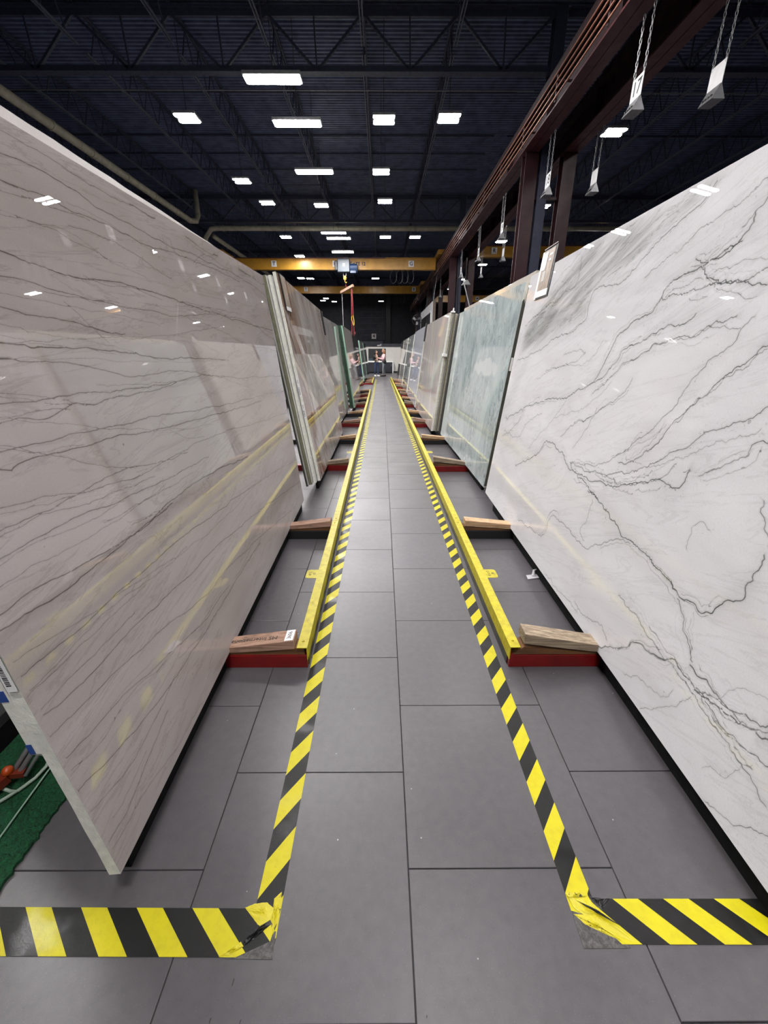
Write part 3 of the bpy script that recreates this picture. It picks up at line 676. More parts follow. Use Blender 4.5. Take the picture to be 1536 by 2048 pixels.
LT = [('A', -2.42, 12.05, 'first and largest wide panel, left of centre'), ('A', -2.24, 13.95, 'second wide panel left of centre'), ('A', -2.27, 17.1, 'third wide panel left of centre'),
      ('A', -2.45, 24.7, 'upper of two overlapping wide panels above the crane bridge'), ('A', -2.30, 25.8, 'lower of two overlapping wide panels above the crane bridge'), ('A', -2.30, 28.2, 'wide panel right above the blue hoist'),
      ('B', -5.05, 13.7, 'double-strip lamp nearest on the far left'), ('B', 0.06, 13.76, 'double-strip lamp nearest the centre line'), ('B', 1.75, 13.68, 'double-strip lamp right of the centre one'),
      ('B', 6.43, 14.4, 'double-strip lamp nearest in the right bay, beyond the red beams'), ('B', -4.96, 17.9, 'second square lamp of the left column'), ('B', -0.02, 17.1, 'second square lamp of the centre column'),
      ('B', -4.66, 20.2, 'third square lamp of the left column'), ('B', -2.5, 20.5, 'square lamp in the column of wide panels'), ('B', 0.13, 20.0, 'third square lamp of the centre column'),
      ('B', -5.06, 25.5, 'small lamp just under the cream cross duct, left'), ('B', 0.19, 25.5, 'small lamp just under the cream cross duct, centre'), ('B', 1.75, 25.5, 'small lamp just under the cream cross duct, right'),
      ('B', -5.05, 29.3, 'small lamp touching the top of the yellow bridge, left'), ('B', -6.62, 38.4, 'left of a close pair between the two yellow bridges'), ('B', -5.90, 38.6, 'right of a close pair between the two yellow bridges'), ('B', -0.52, 38.5, 'lone lamp between the two yellow bridges'),
      ('B', -6.3, 52.0, 'topmost of three far lamps below the rear bridge'), ('B', -6.9, 54.0, 'left of three far lamps below the rear bridge'), ('B', -5.7, 55.0, 'right of three far lamps below the rear bridge'), ('B', -0.1, 54.6, 'lone far lamp below the rear bridge'),
      ('B', 6.7, 20.6, 'lamp seen between the nearest red columns'), ('B', 6.55, 26.4, 'third lamp of the right bay'), ('B', 6.98, 32.8, 'fourth lamp of the right bay'), ('B', 6.6, 39.0, 'fifth lamp of the right bay'), ('B', 6.6, 44.5, 'sixth lamp of the right bay'),
      ('B', 6.6, 8.0, 'lamp above the right bay, outside the picture'), ('A', -2.4, 7.0, 'wide panel above the near aisle, outside the picture'), ('B', -5.0, 8.0, 'lamp above the left racks, outside the picture'),
      ('B', -0.2, 6.9, 'centre lamp above the near aisle, outside the picture'), ('B', 2.3, 8.4, 'right lamp above the near aisle, outside the picture'),
      ('A', -2.9, 4.6, 'added fill panel up left of the near aisle, outside the picture'), ('A', -5.0, 3.8, 'added fill panel far left beside the camera, unseen'), ('A', -0.4, -0.8, 'wide panel just behind the camera'), ('B', 0.9, 2.6, 'lamp right above the camera'), ('B', 3.0, -1.5, 'lamp behind and right of the camera'), ('A', 0.4, -4.5, 'wide panel well behind the camera'), ('B', 6.6, 2.0, 'lamp right bay beside the camera'),  # the two left panels are unseen and added to brighten the white slab
      ('B', 13.4, 22.4, 'first of the outer right column, seen only in reflections'), ('B', 13.4, 28.7, 'second of the outer right column, in reflections'), ('B', 13.4, 35.6, 'third of the outer right column, in reflections'), ('B', 13.4, 42.0, 'fourth of the outer right column, in reflections'), ('B', 13.3, 49.0, 'fifth of the outer right column, in reflections'),
      ('B', -12.5, 22.0, 'near one of the outer left pair, in reflections'), ('B', -12.5, 33.0, 'far one of the outer left pair, in reflections')]
for k, x, y, lab in LT:
    p = pA if k == 'A' else pB
    o = p if used[k] == 0 else dup(p)
    used[k] = 1; o.location = (x, y, 6.94 if y in (28.2, 29.3) else 7.1)
    if y in (28.2, 29.3): o.scale = (1, 1, 1.075)
    tag(o, 'white LED light, '+lab, 'light', 'LED high-bay lights')

# ================================================================ HANGING NUMBER SIGNS
def chain_mb(x, y, z0, z1):
    mb = MB(); z = z0; i = 0
    while z < z1:
        pts = []
        for a in range(8):
            th = 2*math.pi*a/8; u = 0.016*math.cos(th); vv = 0.045*math.sin(th)
            pts.append((x+(u if i % 2 else 0), y+(0 if i % 2 else u), z+vv))
        mb.tube(pts, 0.006, 4, closed=True); z += 0.068; i += 1
    return mb
def sign_proto():
    t = empty('hanging_bay_sign')
    for s in (-1, 1): chain_mb(0, s*0.135, 0.02, 0.82).build('chain', M['galv'], t)
    MB().box(-0.004, 0.004, -0.155, 0.155, -0.27, 0.02).build('plate', M['white'], t)
    MB().prism([(-0.10, -0.45), (0.10, -0.45), (0.0, -0.255)], -0.15, 0.15, 'Y').build('prism_foot', M['galv'], t)
    h = MB()
    for y in (-0.09, -0.03, 0.03, 0.09): h.tube([(-0.088, y, -0.395), (-0.045, y, -0.38)], 0.014, 8)
    h.build('lens_row', M['black'], t)
    return t
sp = sign_proto(); first = True; SG_ = []
num = {0: '17', 1: '18', 2: '19', 3: '20', 4: '21', 5: '22', 6: '23', 7: '24'}
for row, (x, ys) in enumerate(((4.03, [8.46, 12.2, 16.3, 19.9, 24.0, 27.9, 32.0, 36.0]), (5.06, [8.15, 12.0, 16.0, 19.9, 24.0]))):
    for i, y in enumerate(ys):
        o = sp if first else dup(sp); first = False
        o.location = (x, y, 5.45)
        SG_.append((o, i, row))
        if False: text(num[i], 0.26, M['ink'], o, frame((-0.006, 0, -0.125), (0, -1, 0), (0, 0, 1)), 'number', 0.0005, 0.004)
        tag(o, '%s white sign hung on chains from the %s red runway' % (ORD[i], 'aisle-side' if row == 0 else 'right-bay'), 'sign', 'hanging bay signs')

for o, i, row in SG_:
    if row == 0: text(num[i], 0.26, M['ink'], o, frame((-0.006, 0, -0.125), (0, -1, 0), (0, 0, 1)), 'number', 0.0005, 0.004)
# ================================================================ RACKS, RAILS, TIMBERS
def xr(side, y):     # x of the rail's aisle face
    return (-0.360-(y-1.6)*0.0043) if side < 0 else (0.612-(y-1.6)*0.0056)
BL = [(1.605, 3.09), (5.20, 6.86), (8.58, 10.0), (11.8, 13.1), (14.56, 16.05), (20.6, 21.9), (23.0, 24.4)]
BR = [(1.605, 3.09), (5.14, 6.82), (8.52, 9.98), (11.8, 13.2), (14.6, 16.1), (17.9, 19.4), (21.1, 22.6)]
wood_n = 0
for side, beams in ((-1, BL), (1, BR)):
    sn = 'left' if side < 0 else 'right'
    for i, (ya, yb) in enumerate(beams):
        t = empty('slab_rack', (0, ya, 0))
        tag(t, 'steel A-frame rack under the %s row of slabs, %s from camera' % (sn, ORD[i]), 'rack', 'steel slab racks')
        xi = xr(side, ya)+side*0.004; xo = side*1.75 if side < 0 else 1.95
        for j, yy in enumerate((ya, yb)):
            x0, x1 = sorted((xi, xo))
            mt = M['red_steel'] if j == 0 else M['black_steel']
            MB().box(x0, x1, yy-ya, yy-ya+0.075, 0.0, 0.070).box(x0+0.004, x1-0.004, yy-ya+0.004, yy-ya+0.071, 0.07, 0.074).build('crossbeam', mt, t, bevel=0.004)
            xb = side*(0.90 if side < 0 else 1.27)
            MB().bar((xb+side*0.06, yy-ya+0.04, 0.07), (xb+side*0.27, yy-ya+0.04, 1.75), 0.05, 0.06, up=(0, 1, 0)).bar((side*1.72, yy-ya+0.04, 0.07), (xb+side*0.33, yy-ya+0.04, 1.75), 0.05, 0.06, up=(0, 1, 0)).build('upright', M['black_steel'], t)
        # long black bar put in for the dark, shaded gap below the slabs
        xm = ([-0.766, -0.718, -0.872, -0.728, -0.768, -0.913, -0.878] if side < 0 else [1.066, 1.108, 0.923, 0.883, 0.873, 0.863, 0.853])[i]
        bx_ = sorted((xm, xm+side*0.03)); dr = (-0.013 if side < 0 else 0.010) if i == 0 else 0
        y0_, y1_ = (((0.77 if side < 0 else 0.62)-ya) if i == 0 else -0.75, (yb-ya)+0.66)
        MB().add([(x+(dr*(2*j-1)), y, z) for z in (0.0, 0.094) for j, y in ((0, y0_), (1, y1_)) for x in (bx_ if j == 0 else bx_[::-1])], [(3, 2, 1, 0), (4, 5, 6, 7), (0, 1, 5, 4), (1, 2, 6, 5), (2, 3, 7, 6), (3, 0, 4, 7)]).build('gap_shade_bar', M['rubber'], t)
        for j, yy in enumerate((ya, yb)):
            # timber on the crossbeam: wedge below, billet above
            if yy > 13 and j: pass
            far_ = yy > 4
            mt = [M['wood_red'], M['wood_pale'], M['wood_grey'], M['wood_pale']][(wood_n*3+(0 if side < 0 else 2)) % 4]
            if side < 0 and i == 0: mt = M['wood_red']
            if side > 0 and i == 0: mt = M['wood_grey'] if j == 0 else M['wood_pale']
            wood_n += 1
            if side < 0: xa, xb_, za, zb = xi-0.047-0.005, -0.80, 0.170, 0.108
            else: xa, xb_, za, zb = xi+0.030, 1.085, (0.196 if j == 0 else 0.165), 0.112
            xin = xi-side*0.0+side*0.004
            yc = 0.040+0.004*(wood_n % 3)
            # billet: sloping on top of wedge
            th_ = 0.055 if side < 0 else 0.045
            if side < 0:
                poly_w = [(xin-0.008, 0.074), (xb_+0.02, 0.074), (xb_+0.02, 0.078), (xin-0.008, 0.112)]
                zt_r = 0.118; poly_b = [(xa+0.035, 0.113), (xb_, 0.080), (xb_, zb+0.002), (xa+0.0, zt_r+0.035)]
                poly_b = [(-0.418+0.004*0, 0.110), (xb_, 0.080), (xb_, 0.110), (-0.418, 0.160)]
                poly_b = [(p[0]+(xin+0.364) if k_ in (0, 3) else p[0], p[1]) for k_, p in enumerate(poly_b)]
            else:
                poly_w = [(xin+0.010, 0.074), (xb_-0.02, 0.074), (xb_-0.02, 0.078), (xin+0.010, 0.112)]
                poly_b = [(xin+0.055, 0.140 if j == 0 else 0.114), (xb_, 0.082), (xb_, 0.122), (xin+0.055, 0.196 if j == 0 else 0.165)]
                if j == 0: poly_w[3] = (xin+0.06, 0.118); poly_w[0] = (xin+0.012, 0.074)
            dep = 0.088
            wg = MB().prism([(p[0]-poly_w[0][0], p[1]-0.074) for p in poly_w], -dep/2+0.006, dep/2-0.006).build('timber_wedge', M['wood_brown'])
            wg.location = (poly_w[0][0], yy+yc, 0.0745)
            b = MB().prism([(p[0]-poly_b[1][0], p[1]-poly_b[1][1]) for p in poly_b], -dep/2, dep/2).build('timber_billet', mt, bevel=0.003 if not far_ else 0)
            b.location = (poly_b[1][0], yy+yc, poly_b[1][1])
            col = {'reddish timber': 'reddish', 'pale timber': 'pale', 'weathered grey timber': 'weathered grey'}[mt.name]
            w_ = '%s %s rack' % (ORD[i], sn)
            tag(b, '%s timber billet on %s beam of the %s' % (col, 'red near' if j == 0 else 'black far', w_), 'timber', 'timber billets under the slabs')
            tag(wg, 'brown wedge under the billet, %s beam of the %s' % ('red near' if j == 0 else 'black far', w_), 'wedge', 'timber wedges under the slabs')
            if side < 0 and i == 0 and j == 0:
                sl = Vector((0.382, 0, 0.050)).normalized()
                def on_top(f, dy): 
                    p = Vector((poly_b[2][0], 0, poly_b[2][1])).lerp(Vector((poly_b[3][0], 0, poly_b[3][1])), f)
                    return (p.x-poly_b[1][0], dy, p.z-poly_b[1][1]+0.0012)
                text('MS International', 0.036, M['ink'], b, frame(on_top(0.46, -0.004), -sl, (0, -1, 0)), depth=0.0003)
                st_ = MB().box(-0.021, 0.021, -0.040, 0.040, 0, 0.0008).build('paper_sticker', M['sticker'], b)
                st_.matrix_local = frame(on_top(0.93, 0.0), sl, (0, 1, 0))
                text('3606', 0.028, M['ink'], st_, frame((0, 0, 0.0012), (0, 1, 0), (-1, 0, 0)), depth=0.0002)

def rail(side, y0, y1, label, ztop=0.121):
    t = empty('safety_rail', (xr(side, y0), y0, 0)); tag(t, label, 'guard rail', 'yellow angle guard rails')
    dx = xr(side, y1)-xr(side, y0); L = y1-y0; ang = math.atan2(-dx, L); t.rotation_euler = (0, 0, ang)
    joints = [0.0]+[v for v in (3.2-y0, 6.4-y0, 9.6-y0, 12.8-y0, 16.0-y0, 19.2-y0, 22.4-y0) if 0.3 < v < L-0.3]+[L]
    for a, b in zip(joints[:-1], joints[1:]):
        o = MB().prism([(0, 0.050), (side*0.004, 0.050), (side*0.004, ztop-0.004), (side*0.050, ztop-0.004), (side*0.050, ztop), (0, ztop)], a+0.002, b-0.002).build('angle_bar', M['yellow'], t)
        for yy in (a+0.05, b-0.05):
            MB().tube([(side*0.026, yy, ztop), (side*0.026, yy, ztop+0.005)], 0.006, 8).build('bolt', M['yellow'], o)
    # grey backing foot on the floor
    MB().box(min(0, side*0.004)-0.0, max(0, side*0.004), 0.03, L-0.03, 0.0, 0.050).build('foot_plate', M['black_steel'], t)
    return t
rl = rail(-1, 1.60, 16.4, 'long yellow angle guard rail on the left side of the aisle')
rail(-1, 20.2, 24.9, 'short far yellow guard rail on the left, past the gap')
rr = rail(1, 1.60, 24.9, 'long yellow angle guard rail on the right side of the aisle')
def rail_tab(side, y, body, label):
    x = xr(side, y)+side*0.050
    t = empty('rail_number_tab', (x, y, 0.119)); tag(t, label, 'label', 'yellow number tabs on the rails')
    w_, h_ = 0.072, 0.105; pts = []
    for cx, cy, a0 in ((w_-0.02, h_/2-0.02, 0), (0, h_/2, 90), (0, -h_/2, 180), (w_-0.02, -h_/2+0.02, 270)):
        if cx: pts += [(cx+0.02*math.cos(R(a0+a)), cy+0.02*math.sin(R(a0+a))) for a in (0, 30, 60, 90)]
        else: pts.append((cx, cy))
    MB().prism([(side*p[0], p[1]) for p in pts], -0.001, 0.001, 'Z').build('tab', M['yellow'], t)
    for k, s_ in enumerate(body.split('|')):
        text(s_, 0.024, M['ink'], t, frame((side*(0.022+0.026*k), 0, 0.0013), (0, side, 0) , (-side, 0, 0)), depth=0.0002)
rail_tab(-1, 2.31, '55|L-30', 'rounded yellow number tab sticking out of the left rail near the first timber')
rail_tab(1, 2.31, 'B.V.57|38', 'rounded yellow number tab sticking out of the right rail near the first timber')
rail_tab(-1, 5.75, '56|L-30', 'rounded yellow number tab farther along the left rail')
rail_tab(1, 5.75, '58|38', 'rounded yellow number tab farther along the right rail')
rail_tab(-1, 9.1, '57|L-30', 'smallest yellow number tab on the left rail')
rail_tab(1, 9.1, '59|38', 'smallest yellow number tab on the right rail')

# ================================================================ FLOOR TAPES
def strip(name, pts, z, mat, label, cat='tape', th=0.0006):
    n = len(pts); o = MB().prism(pts, z, z+th, 'Z').build(name, mat)
    return tag(o, label, cat, 'hazard floor tapes' if cat == 'tape' else None)
strip('hazard_tape', [(-0.3530, 0.595), (-0.2815, 0.595), (-0.2825, 8), (-0.288, 16), (-0.30, 24.5), (-0.372, 24.5), (-0.358, 16), (-0.3515, 8)], 0.0002, M['tapeL'], 'long yellow and black hazard tape along the left of the walkway')
strip('hazard_tape', [(0.5195, 0.610), (0.592, 0.610), (0.580, 1.4), (0.580, 5), (0.566, 9), (0.50, 24.5), (0.432, 24.5), (0.498, 9), (0.512, 5), (0.512, 1.4)], 0.0002, M['tapeR'], 'long yellow and black hazard tape along the right of the walkway')
strip('hazard_tape', [(-1.25, 0.577), (-0.375, 0.570), (-0.295, 0.600), (-0.282, 0.668), (-1.25, 0.677)], 0.0012, M['tapeCL'], 'hazard tape crossing at bottom left, meeting the left long tape')
strip('hazard_tape', [(0.622, 0.590), (1.30, 0.586), (1.30, 0.683), (0.60, 0.686), (0.560, 0.660)], 0.0012, M['tapeCR'], 'hazard tape crossing at bottom right, meeting the right long tape')
strip('tape_residue', [(-0.40, 0.568), (-0.281, 0.566), (-0.284, 0.62), (-0.36, 0.62)], 0.0008, M['residue'], 'grey scuffed adhesive patch at the left tape corner', 'stain')
strip('tape_residue', [(0.519, 0.583), (0.640, 0.583), (0.64, 0.60), (0.60, 0.64), (0.519, 0.66)], 0.0008, M['residue'], 'grey scuffed adhesive patch at the right tape corner', 'stain')
def fold(poly, z0, lift, mat, lab, seed=1, cat='tape'):
    """a loose piece of tape: its outline lies on the floor, its inside is puckered"""
    rnd = random.Random(seed); cx = sum(p[0] for p in poly)/len(poly); cy = sum(p[1] for p in poly)/len(poly)
    ring = []
    for a, b in zip(poly, poly[1:]+poly[:1]):
        k = max(2, int(math.hypot(b[0]-a[0], b[1]-a[1])/0.006))
        for i in range(k): ring.append((a[0]+(b[0]-a[0])*i/k+rnd.uniform(-1, 1)*0.0006, a[1]+(b[1]-a[1])*i/k+rnd.uniform(-1, 1)*0.0006))
    n = len(ring); vs = []; rings = 6
    for r in range(rings):
        f = 1-r/rings
        for i, p in enumerate(ring):
            h_ = lift*(math.sin(math.pi*(1-f)*0.5)**0.8)*(0.55+0.45*math.sin(i*0.9+r*1.3+seed)*rnd.uniform(0.5, 1)) if r else 0
            vs.append((cx+(p[0]-cx)*f, cy+(p[1]-cy)*f, z0+h_))
    vs.append((cx, cy, z0+lift)); fs = []
    for r in range(rings-1):
        for i in range(n): fs.append((r*n+i, r*n+(i+1) % n, (r+1)*n+(i+1) % n, (r+1)*n+i))
    fs += [((rings-1)*n+i, (rings-1)*n+(i+1) % n, rings*n) for i in range(n)]
    o = MB().add(vs, fs).build('crumpled_tape', mat); return tag(o, lab, cat, 'crumpled tape corners')
fold([(-0.382, 0.67), (-0.358, 0.679), (-0.323, 0.682), (-0.3, 0.667), (-0.307, 0.644), (-0.323, 0.629), (-0.337, 0.634)], 0.0022, 0.004, M['fold_yellow'], 'smooth folded yellow tape end at the left tape corner', 2)
fold([(-0.369, 0.598), (-0.333, 0.629), (-0.305, 0.644), (-0.299, 0.635), (-0.337, 0.606), (-0.359, 0.591)], 0.0024, 0.010, M['fold_black'], 'raised black crease of tape at the left tape corner', 3)
fold([(-0.306, 0.691), (-0.289, 0.706), (-0.283, 0.669), (-0.285, 0.635), (-0.291, 0.612), (-0.303, 0.629), (-0.304, 0.66)], 0.0012, 0.005, M['crumple'], 'speckled torn yellow sliver along the left tape corner', 4)
fold([(-0.419, 0.571), (-0.392, 0.572), (-0.361, 0.590), (-0.371, 0.600)], 0.0020, 0.006, M['fold_yellow'], 'curled yellow tape lip at the left cross tape end', 5)
fold([(0.519, 0.7), (0.579, 0.701), (0.584, 0.679), (0.664, 0.592), (0.604, 0.611), (0.563, 0.64), (0.528, 0.666)], 0.0022, 0.006, M['fold_yellow'], 'long folded yellow tape end at the right tape corner', 6)
fold([(0.522, 0.653), (0.564, 0.650), (0.596, 0.617), (0.627, 0.595), (0.584, 0.612), (0.544, 0.630)], 0.0018, 0.006, M['crumple'], 'speckled underside of tape at the right tape corner', 7)
fold([(0.541, 0.680), (0.587, 0.660), (0.636, 0.623), (0.590, 0.648)], 0.0080, 0.003, M['fold_black'], 'dark crease across the folded right tape end', 8)
fold([(0.574, 0.697), (0.592, 0.689), (0.639, 0.686), (0.606, 0.660), (0.592, 0.668)], 0.0020, 0.005, M['fold_black'], 'wrinkled black tape start at the right cross tape', 9)
fold([(0.519, 0.699), (0.575, 0.699), (0.573, 0.690), (0.522, 0.688)], 0.0060, 0.003, M['crumple'], 'frayed speckled strip where the right tape was cut', 10)
for k_, (x_, y_, l_) in enumerate(((-0.368, 0.526, 0.014), (0.10, 0.468, 0.006), (-0.33, 0.462, 0.008), (-0.400, 0.464, 0.01))):
    o = MB().prism([(x_, y_-l_/2), (x_+0.0022, y_-l_/2+0.001), (x_+0.003, y_+l_/2), (x_+0.0005, y_+l_/2-0.002)], 0.0002, 0.0006, 'Z').build('scuff_mark', M['ink']); tag(o, 'tiny black scuff on the nearest tiles, %s' % ['left of centre, longest', 'by the centre joint', 'bottom edge, right one', 'bottom edge, left one'][k_], 'mark')
o = MB().prism([(0.985, 2.43), (1.09, 2.455), (1.085, 2.50), (0.99, 2.485)], 0.004, 0.006, 'Z').tube([(1.03, 2.47, 0.006), (1.045, 2.5, 0.035), (1.075, 2.52, 0.03), (1.08, 2.49, 0.008)], 0.008, 6).build('clear_tape_scrap', M['clear'])
tag(o, 'curled clear plastic tape scrap on the floor under the white slab', 'scrap')

# turf, cable, squeegee clamp at bottom left
pts = [(-1.09, 0.20)]; rnd = random.Random(4)
yy = 0.2
while yy < 3.6: pts.append((-1.092+rnd.uniform(-0.006, 0.006), yy)); yy += 0.012
pts += [(-1.092, 3.6), (-1.72, 3.6), (-1.72, 0.2)]
o = MB().prism(pts, 0.0005, 0.012, 'Z').build('turf_mat', M['turf']); tag(o, 'green artificial turf mat behind the taupe slab, lower left', 'mat')
tf = MB()
for i in range(5200):
    x = rnd.uniform(-1.45, -1.088); y = rnd.uniform(0.6, 1.6); a = rnd.uniform(0, 6.28); l = rnd.uniform(0.006, 0.012)
    dx, dy = math.cos(a)*0.0015, math.sin(a)*0.0015; tx, ty = rnd.uniform(-1, 1)*l*0.8, rnd.uniform(-1, 1)*l*0.8
    tf.add([(x-dx, y-dy, 0.011), (x+dx, y+dy, 0.011), (x+tx, y+ty, 0.012+l)], [(0, 1, 2)])
g_ = tf.build('pile', M['turf'], o); g_['kind'] = 'stuff'
o = MB().tube([(-1.193, 0.45, 0.022), (-1.197, 0.83, 0.022), (-1.213, 1.06, 0.022), (-1.22, 1.9, 0.022)], 0.0028, 6).build('cord', M['turf_white']); tag(o, 'thin straight white cord lying on the green turf', 'cord')
o = MB().tube([(-1.42, 0.98, 0.022), (-1.34, 1.00, 0.022), (-1.285, 0.985, 0.022), (-1.262, 0.985, 0.023), (-1.30, 0.94, 0.022), (-1.36, 0.90, 0.022)], 0.006, 8).tube([(-1.262, 0.985, 0.023), (-1.235, 1.03, 0.025), (-1.225, 1.07, 0.03), (-1.235, 1.10, 0.03)], 0.006, 8).build('looped_cable', M['cable'], smooth=True); tag(o, 'pale looped cable on the green turf beside the orange clamp', 'cable')
t = empty('lifting_clamp_tool', (-1.30, 1.06, 0.0)); tag(t, 'orange and steel clamp tool with twin rods on the turf', 'tool')
MB().tube([(0, -0.03, 0.06), (0.075, 0.12, 0.20)], 0.010, 8).tube([(0.022, -0.035, 0.055), (0.095, 0.115, 0.195)], 0.010, 8).tube([(0.045, -0.04, 0.05), (0.115, 0.11, 0.19)], 0.006, 8).build('rod', M['galv'], t, smooth=True)
MB().bar((-0.055, -0.11, 0.035), (-0.012, -0.045, 0.055), 0.035, 0.03).bar((-0.01, -0.04, 0.06), (0.04, -0.03, 0.055), 0.025, 0.02).build('jaw', M['rust_orange'], t)
MB().ball((-0.008, -0.04, 0.075), 0.018, 12).build('knob', M['orange'], t, smooth=True)
MB().bar((-0.05, -0.10, 0.03), (-0.06, -0.15, 0.014), 0.008, 0.008).bar((-0.02, -0.06, 0.04), (-0.035, -0.13, 0.014), 0.008, 0.008).build('hook', M['galv'], t)

# ================================================================ STONE SLABS
def parse(s):
    out = []
    for l in s.strip().split('\n'):
        w_, p = l.split(':'); out.append((int(w_), [tuple(int(c)/1000 for c in q.split(',')) for q in p.split()]))
    return out
def resample(p, step, amp, rs, rough=0.55):
    P = np.array(p, float)
    # Catmull-Rom through the measured points
    Q = np.vstack([2*P[0]-P[1], P, 2*P[-1]-P[-2]]); out = []
    for i in range(len(P)-1):
        p0, p1, p2, p3 = Q[i], Q[i+1], Q[i+2], Q[i+3]; L = np.linalg.norm(p2-p1); k = max(1, int(L/step))
        for j in range(k):
            t = j/k; out.append(0.5*((2*p1)+(-p0+p2)*t+(2*p0-5*p1+4*p2-p3)*t*t+(-p0+3*p1-3*p2+p3)*t**3))
    out.append(P[-1]); out = np.array(out); n = len(out)
    if n < 3: return out
    d = np.gradient(out, axis=0); d /= (np.linalg.norm(d, axis=1, keepdims=True)+1e-9); nrm = np.stack([-d[:, 1], d[:, 0]], 1)
    off = np.zeros(n); w_ = 24; a = amp
    while w_ >= 1:
        k = max(2, int(n/w_)+2); off += a*np.interp(np.linspace(0, k-1, n), np.arange(k), rs.uniform(-1, 1, k)); w_ = w_/2.2; a *= rough
    return out+nrm*off[:, None]
def outline(L, H, H2, rs, jit=0.002, notch=()):
    """closed outline of a slab: bottom near -> bottom far -> top far -> top near"""
    pts = []; n = int(L/0.09)
    for i in range(n+1): pts.append((L*i/n, 0+(rs.uniform(-jit, jit) if 0 < i < n else 0)))
    m = int(H/0.09)
    for i in range(1, m): pts.append((L+rs.uniform(-jit, jit), H2*i/m))
    for i in range(n+1): f = 1-i/n; pts.append((L*f, H+(H2-H)*f+(rs.uniform(-jit, jit) if 0 < i < n else 0)))
    for i in range(m-1, 0, -1): pts.append((rs.uniform(-jit, jit), H*i/m))
    return pts
def slab(label, side, x, y0, L, z0, H, tilt, yaw, th, face, edge, group, H2=None, veins=None, shade=None, seed=0, amp=0.006, jit=0.0018, W=0.011, comp=2, cut=0.0, step=0.012, rgh=0.55, ext=True):
    rs = np.random.RandomState(seed+11); H2 = H2 or H
    root = empty('stone_slab', (x, y0, z0), (0, side*tilt, yaw)); tag(root, label, 'stone slab', group)
    out = outline(L, H, H2, rs, jit)
    if cut: out = [(p[0]+(0.06 if (p[0] < 0.05 and p[1] < cut) else 0), p[1]) for p in out]
    n = len(out); fx = 0.0; bx = side*th
    me = bpy.data.meshes.new('polished_face')
    if veins:
        C = []; ST = []; SEG = []; edges = []; pts = list(out); bnd = [(i, (i+1) % n) for i in range(n)]; edges += bnd
        pts = [tuple(p) for p in pts]
        inside = lambda q: 0.006 < q[0] < L-0.006 and 0.006 < q[1] < min(H, H2)-0.008
        allv = []
        for w_, p in veins:
            if len(p) < 3: continue
            p = [np.array(q, float) for q in p]
            if ext:
                for _ in range(2):
                    d0 = p[0]-p[1]
                    if abs(d0[0]) > 0.5*abs(d0[1]):
                        if d0[0] < 0 and 0.02 < p[0][0] < 0.62: p.insert(0, p[0]+d0/abs(d0[0])*(p[0][0]+0.01))
                        if d0[0] > 0 and L-0.4 < p[0][0] < L-0.02: p.insert(0, p[0]+d0/abs(d0[0])*(L-p[0][0]+0.01))
                    p = p[::-1]
            allv.append((w_, resample(p, step, amp, rs, rgh)))
            rp = allv[-1][1]; n_ = len(rp)
            if w_ < 6 or n_ < 24: continue
            for k_ in range(comp):
                i0 = rs.randint(0, max(1, n_-14)); ln = rs.randint(12, max(13, min(n_-i0, 95))); q = rp[i0:i0+ln].copy()
                if len(q) < 8: continue
                d = np.gradient(q, axis=0); d /= (np.linalg.norm(d, axis=1, keepdims=True)+1e-9)
                o0, o1 = rs.uniform(0.004, 0.05)*rs.choice([-1, 1]), rs.uniform(-0.035, 0.035)
                f = np.linspace(0, 1, len(q))[:, None]
                q = q+np.stack([-d[:, 1], d[:, 0]], 1)*(o0*(1-f)+o1*f+np.cumsum(rs.uniform(-1, 1, (len(q), 1)), 0)*0.0011)
                allv.append((rs.randint(1, 5), q))
        for w_, rp in allv:
            prev = None
            d = np.gradient(rp, axis=0); d /= (np.linalg.norm(d, axis=1, keepdims=True)+1e-9)
            for q, dd in zip(rp, d):
                if not inside(q): prev = None; continue
                pts.append(tuple(q)); i = len(pts)-1; C.append(q); ST.append(w_/10); SEG.append(prev is not None)
                if prev is not None: edges.append((prev, i))
                prev = i
                for s_ in (-1, 1):
                    e = (q[0]-s_*dd[1]*W, q[1]+s_*dd[0]*W)
                    if inside(e): pts.append(e)
        for gx in np.arange(0.05, L-0.03, 0.06):
            for gy in np.arange(0.05, min(H, H2)-0.03, 0.06): pts.append((gx+rs.uniform(-.01, .01), gy+rs.uniform(-.01, .01)))
        vo, eo, fo, *_ = delaunay_2d_cdt([Vector(p) for p in pts], edges, [], 0, 1e-5)
        dense = []
        for (q0, w0), (q1, w1), lk_ in zip(zip(C[:-1], ST[:-1]), zip(C[1:], ST[1:]), SEG[1:]):
            dense.append((q0, w0))
            if lk_:
                for k_ in (0.25, 0.5, 0.75): dense.append((q0+(q1-q0)*k_, w0))
        dense.append((C[-1], ST[-1])); ST = [d_[1] for d_ in dense]
        kd = kdtree.KDTree(len(dense))
        for i, (c, w0) in enumerate(dense): kd.insert((c[0], c[1], 0), i)
        kd.balance()
        for ps in range(2):
            hot = [kd.find((v.x, v.y, 0))[2] < W*0.3 for v in vo]
            have = set(); extra = []
            for f in fo:
                for a_, b_ in ((f[0], f[1]), (f[1], f[2]), (f[2], f[0])):
                    e_ = (min(a_, b_), max(a_, b_))
                    if e_ in have or not (hot[a_] and hot[b_]): continue
                    have.add(e_); mx, my = (vo[a_].x+vo[b_].x)/2, (vo[a_].y+vo[b_].y)/2
                    if kd.find((mx, my, 0))[2] > W*0.25: extra.append((mx, my))
            if not extra: break
            pts += extra
            vo, eo, fo, *_ = delaunay_2d_cdt([Vector(p) for p in pts], edges, [], 0, 1e-5)
        A = np.array(C)
        vein = []; stre = []; shd = []; prx = []
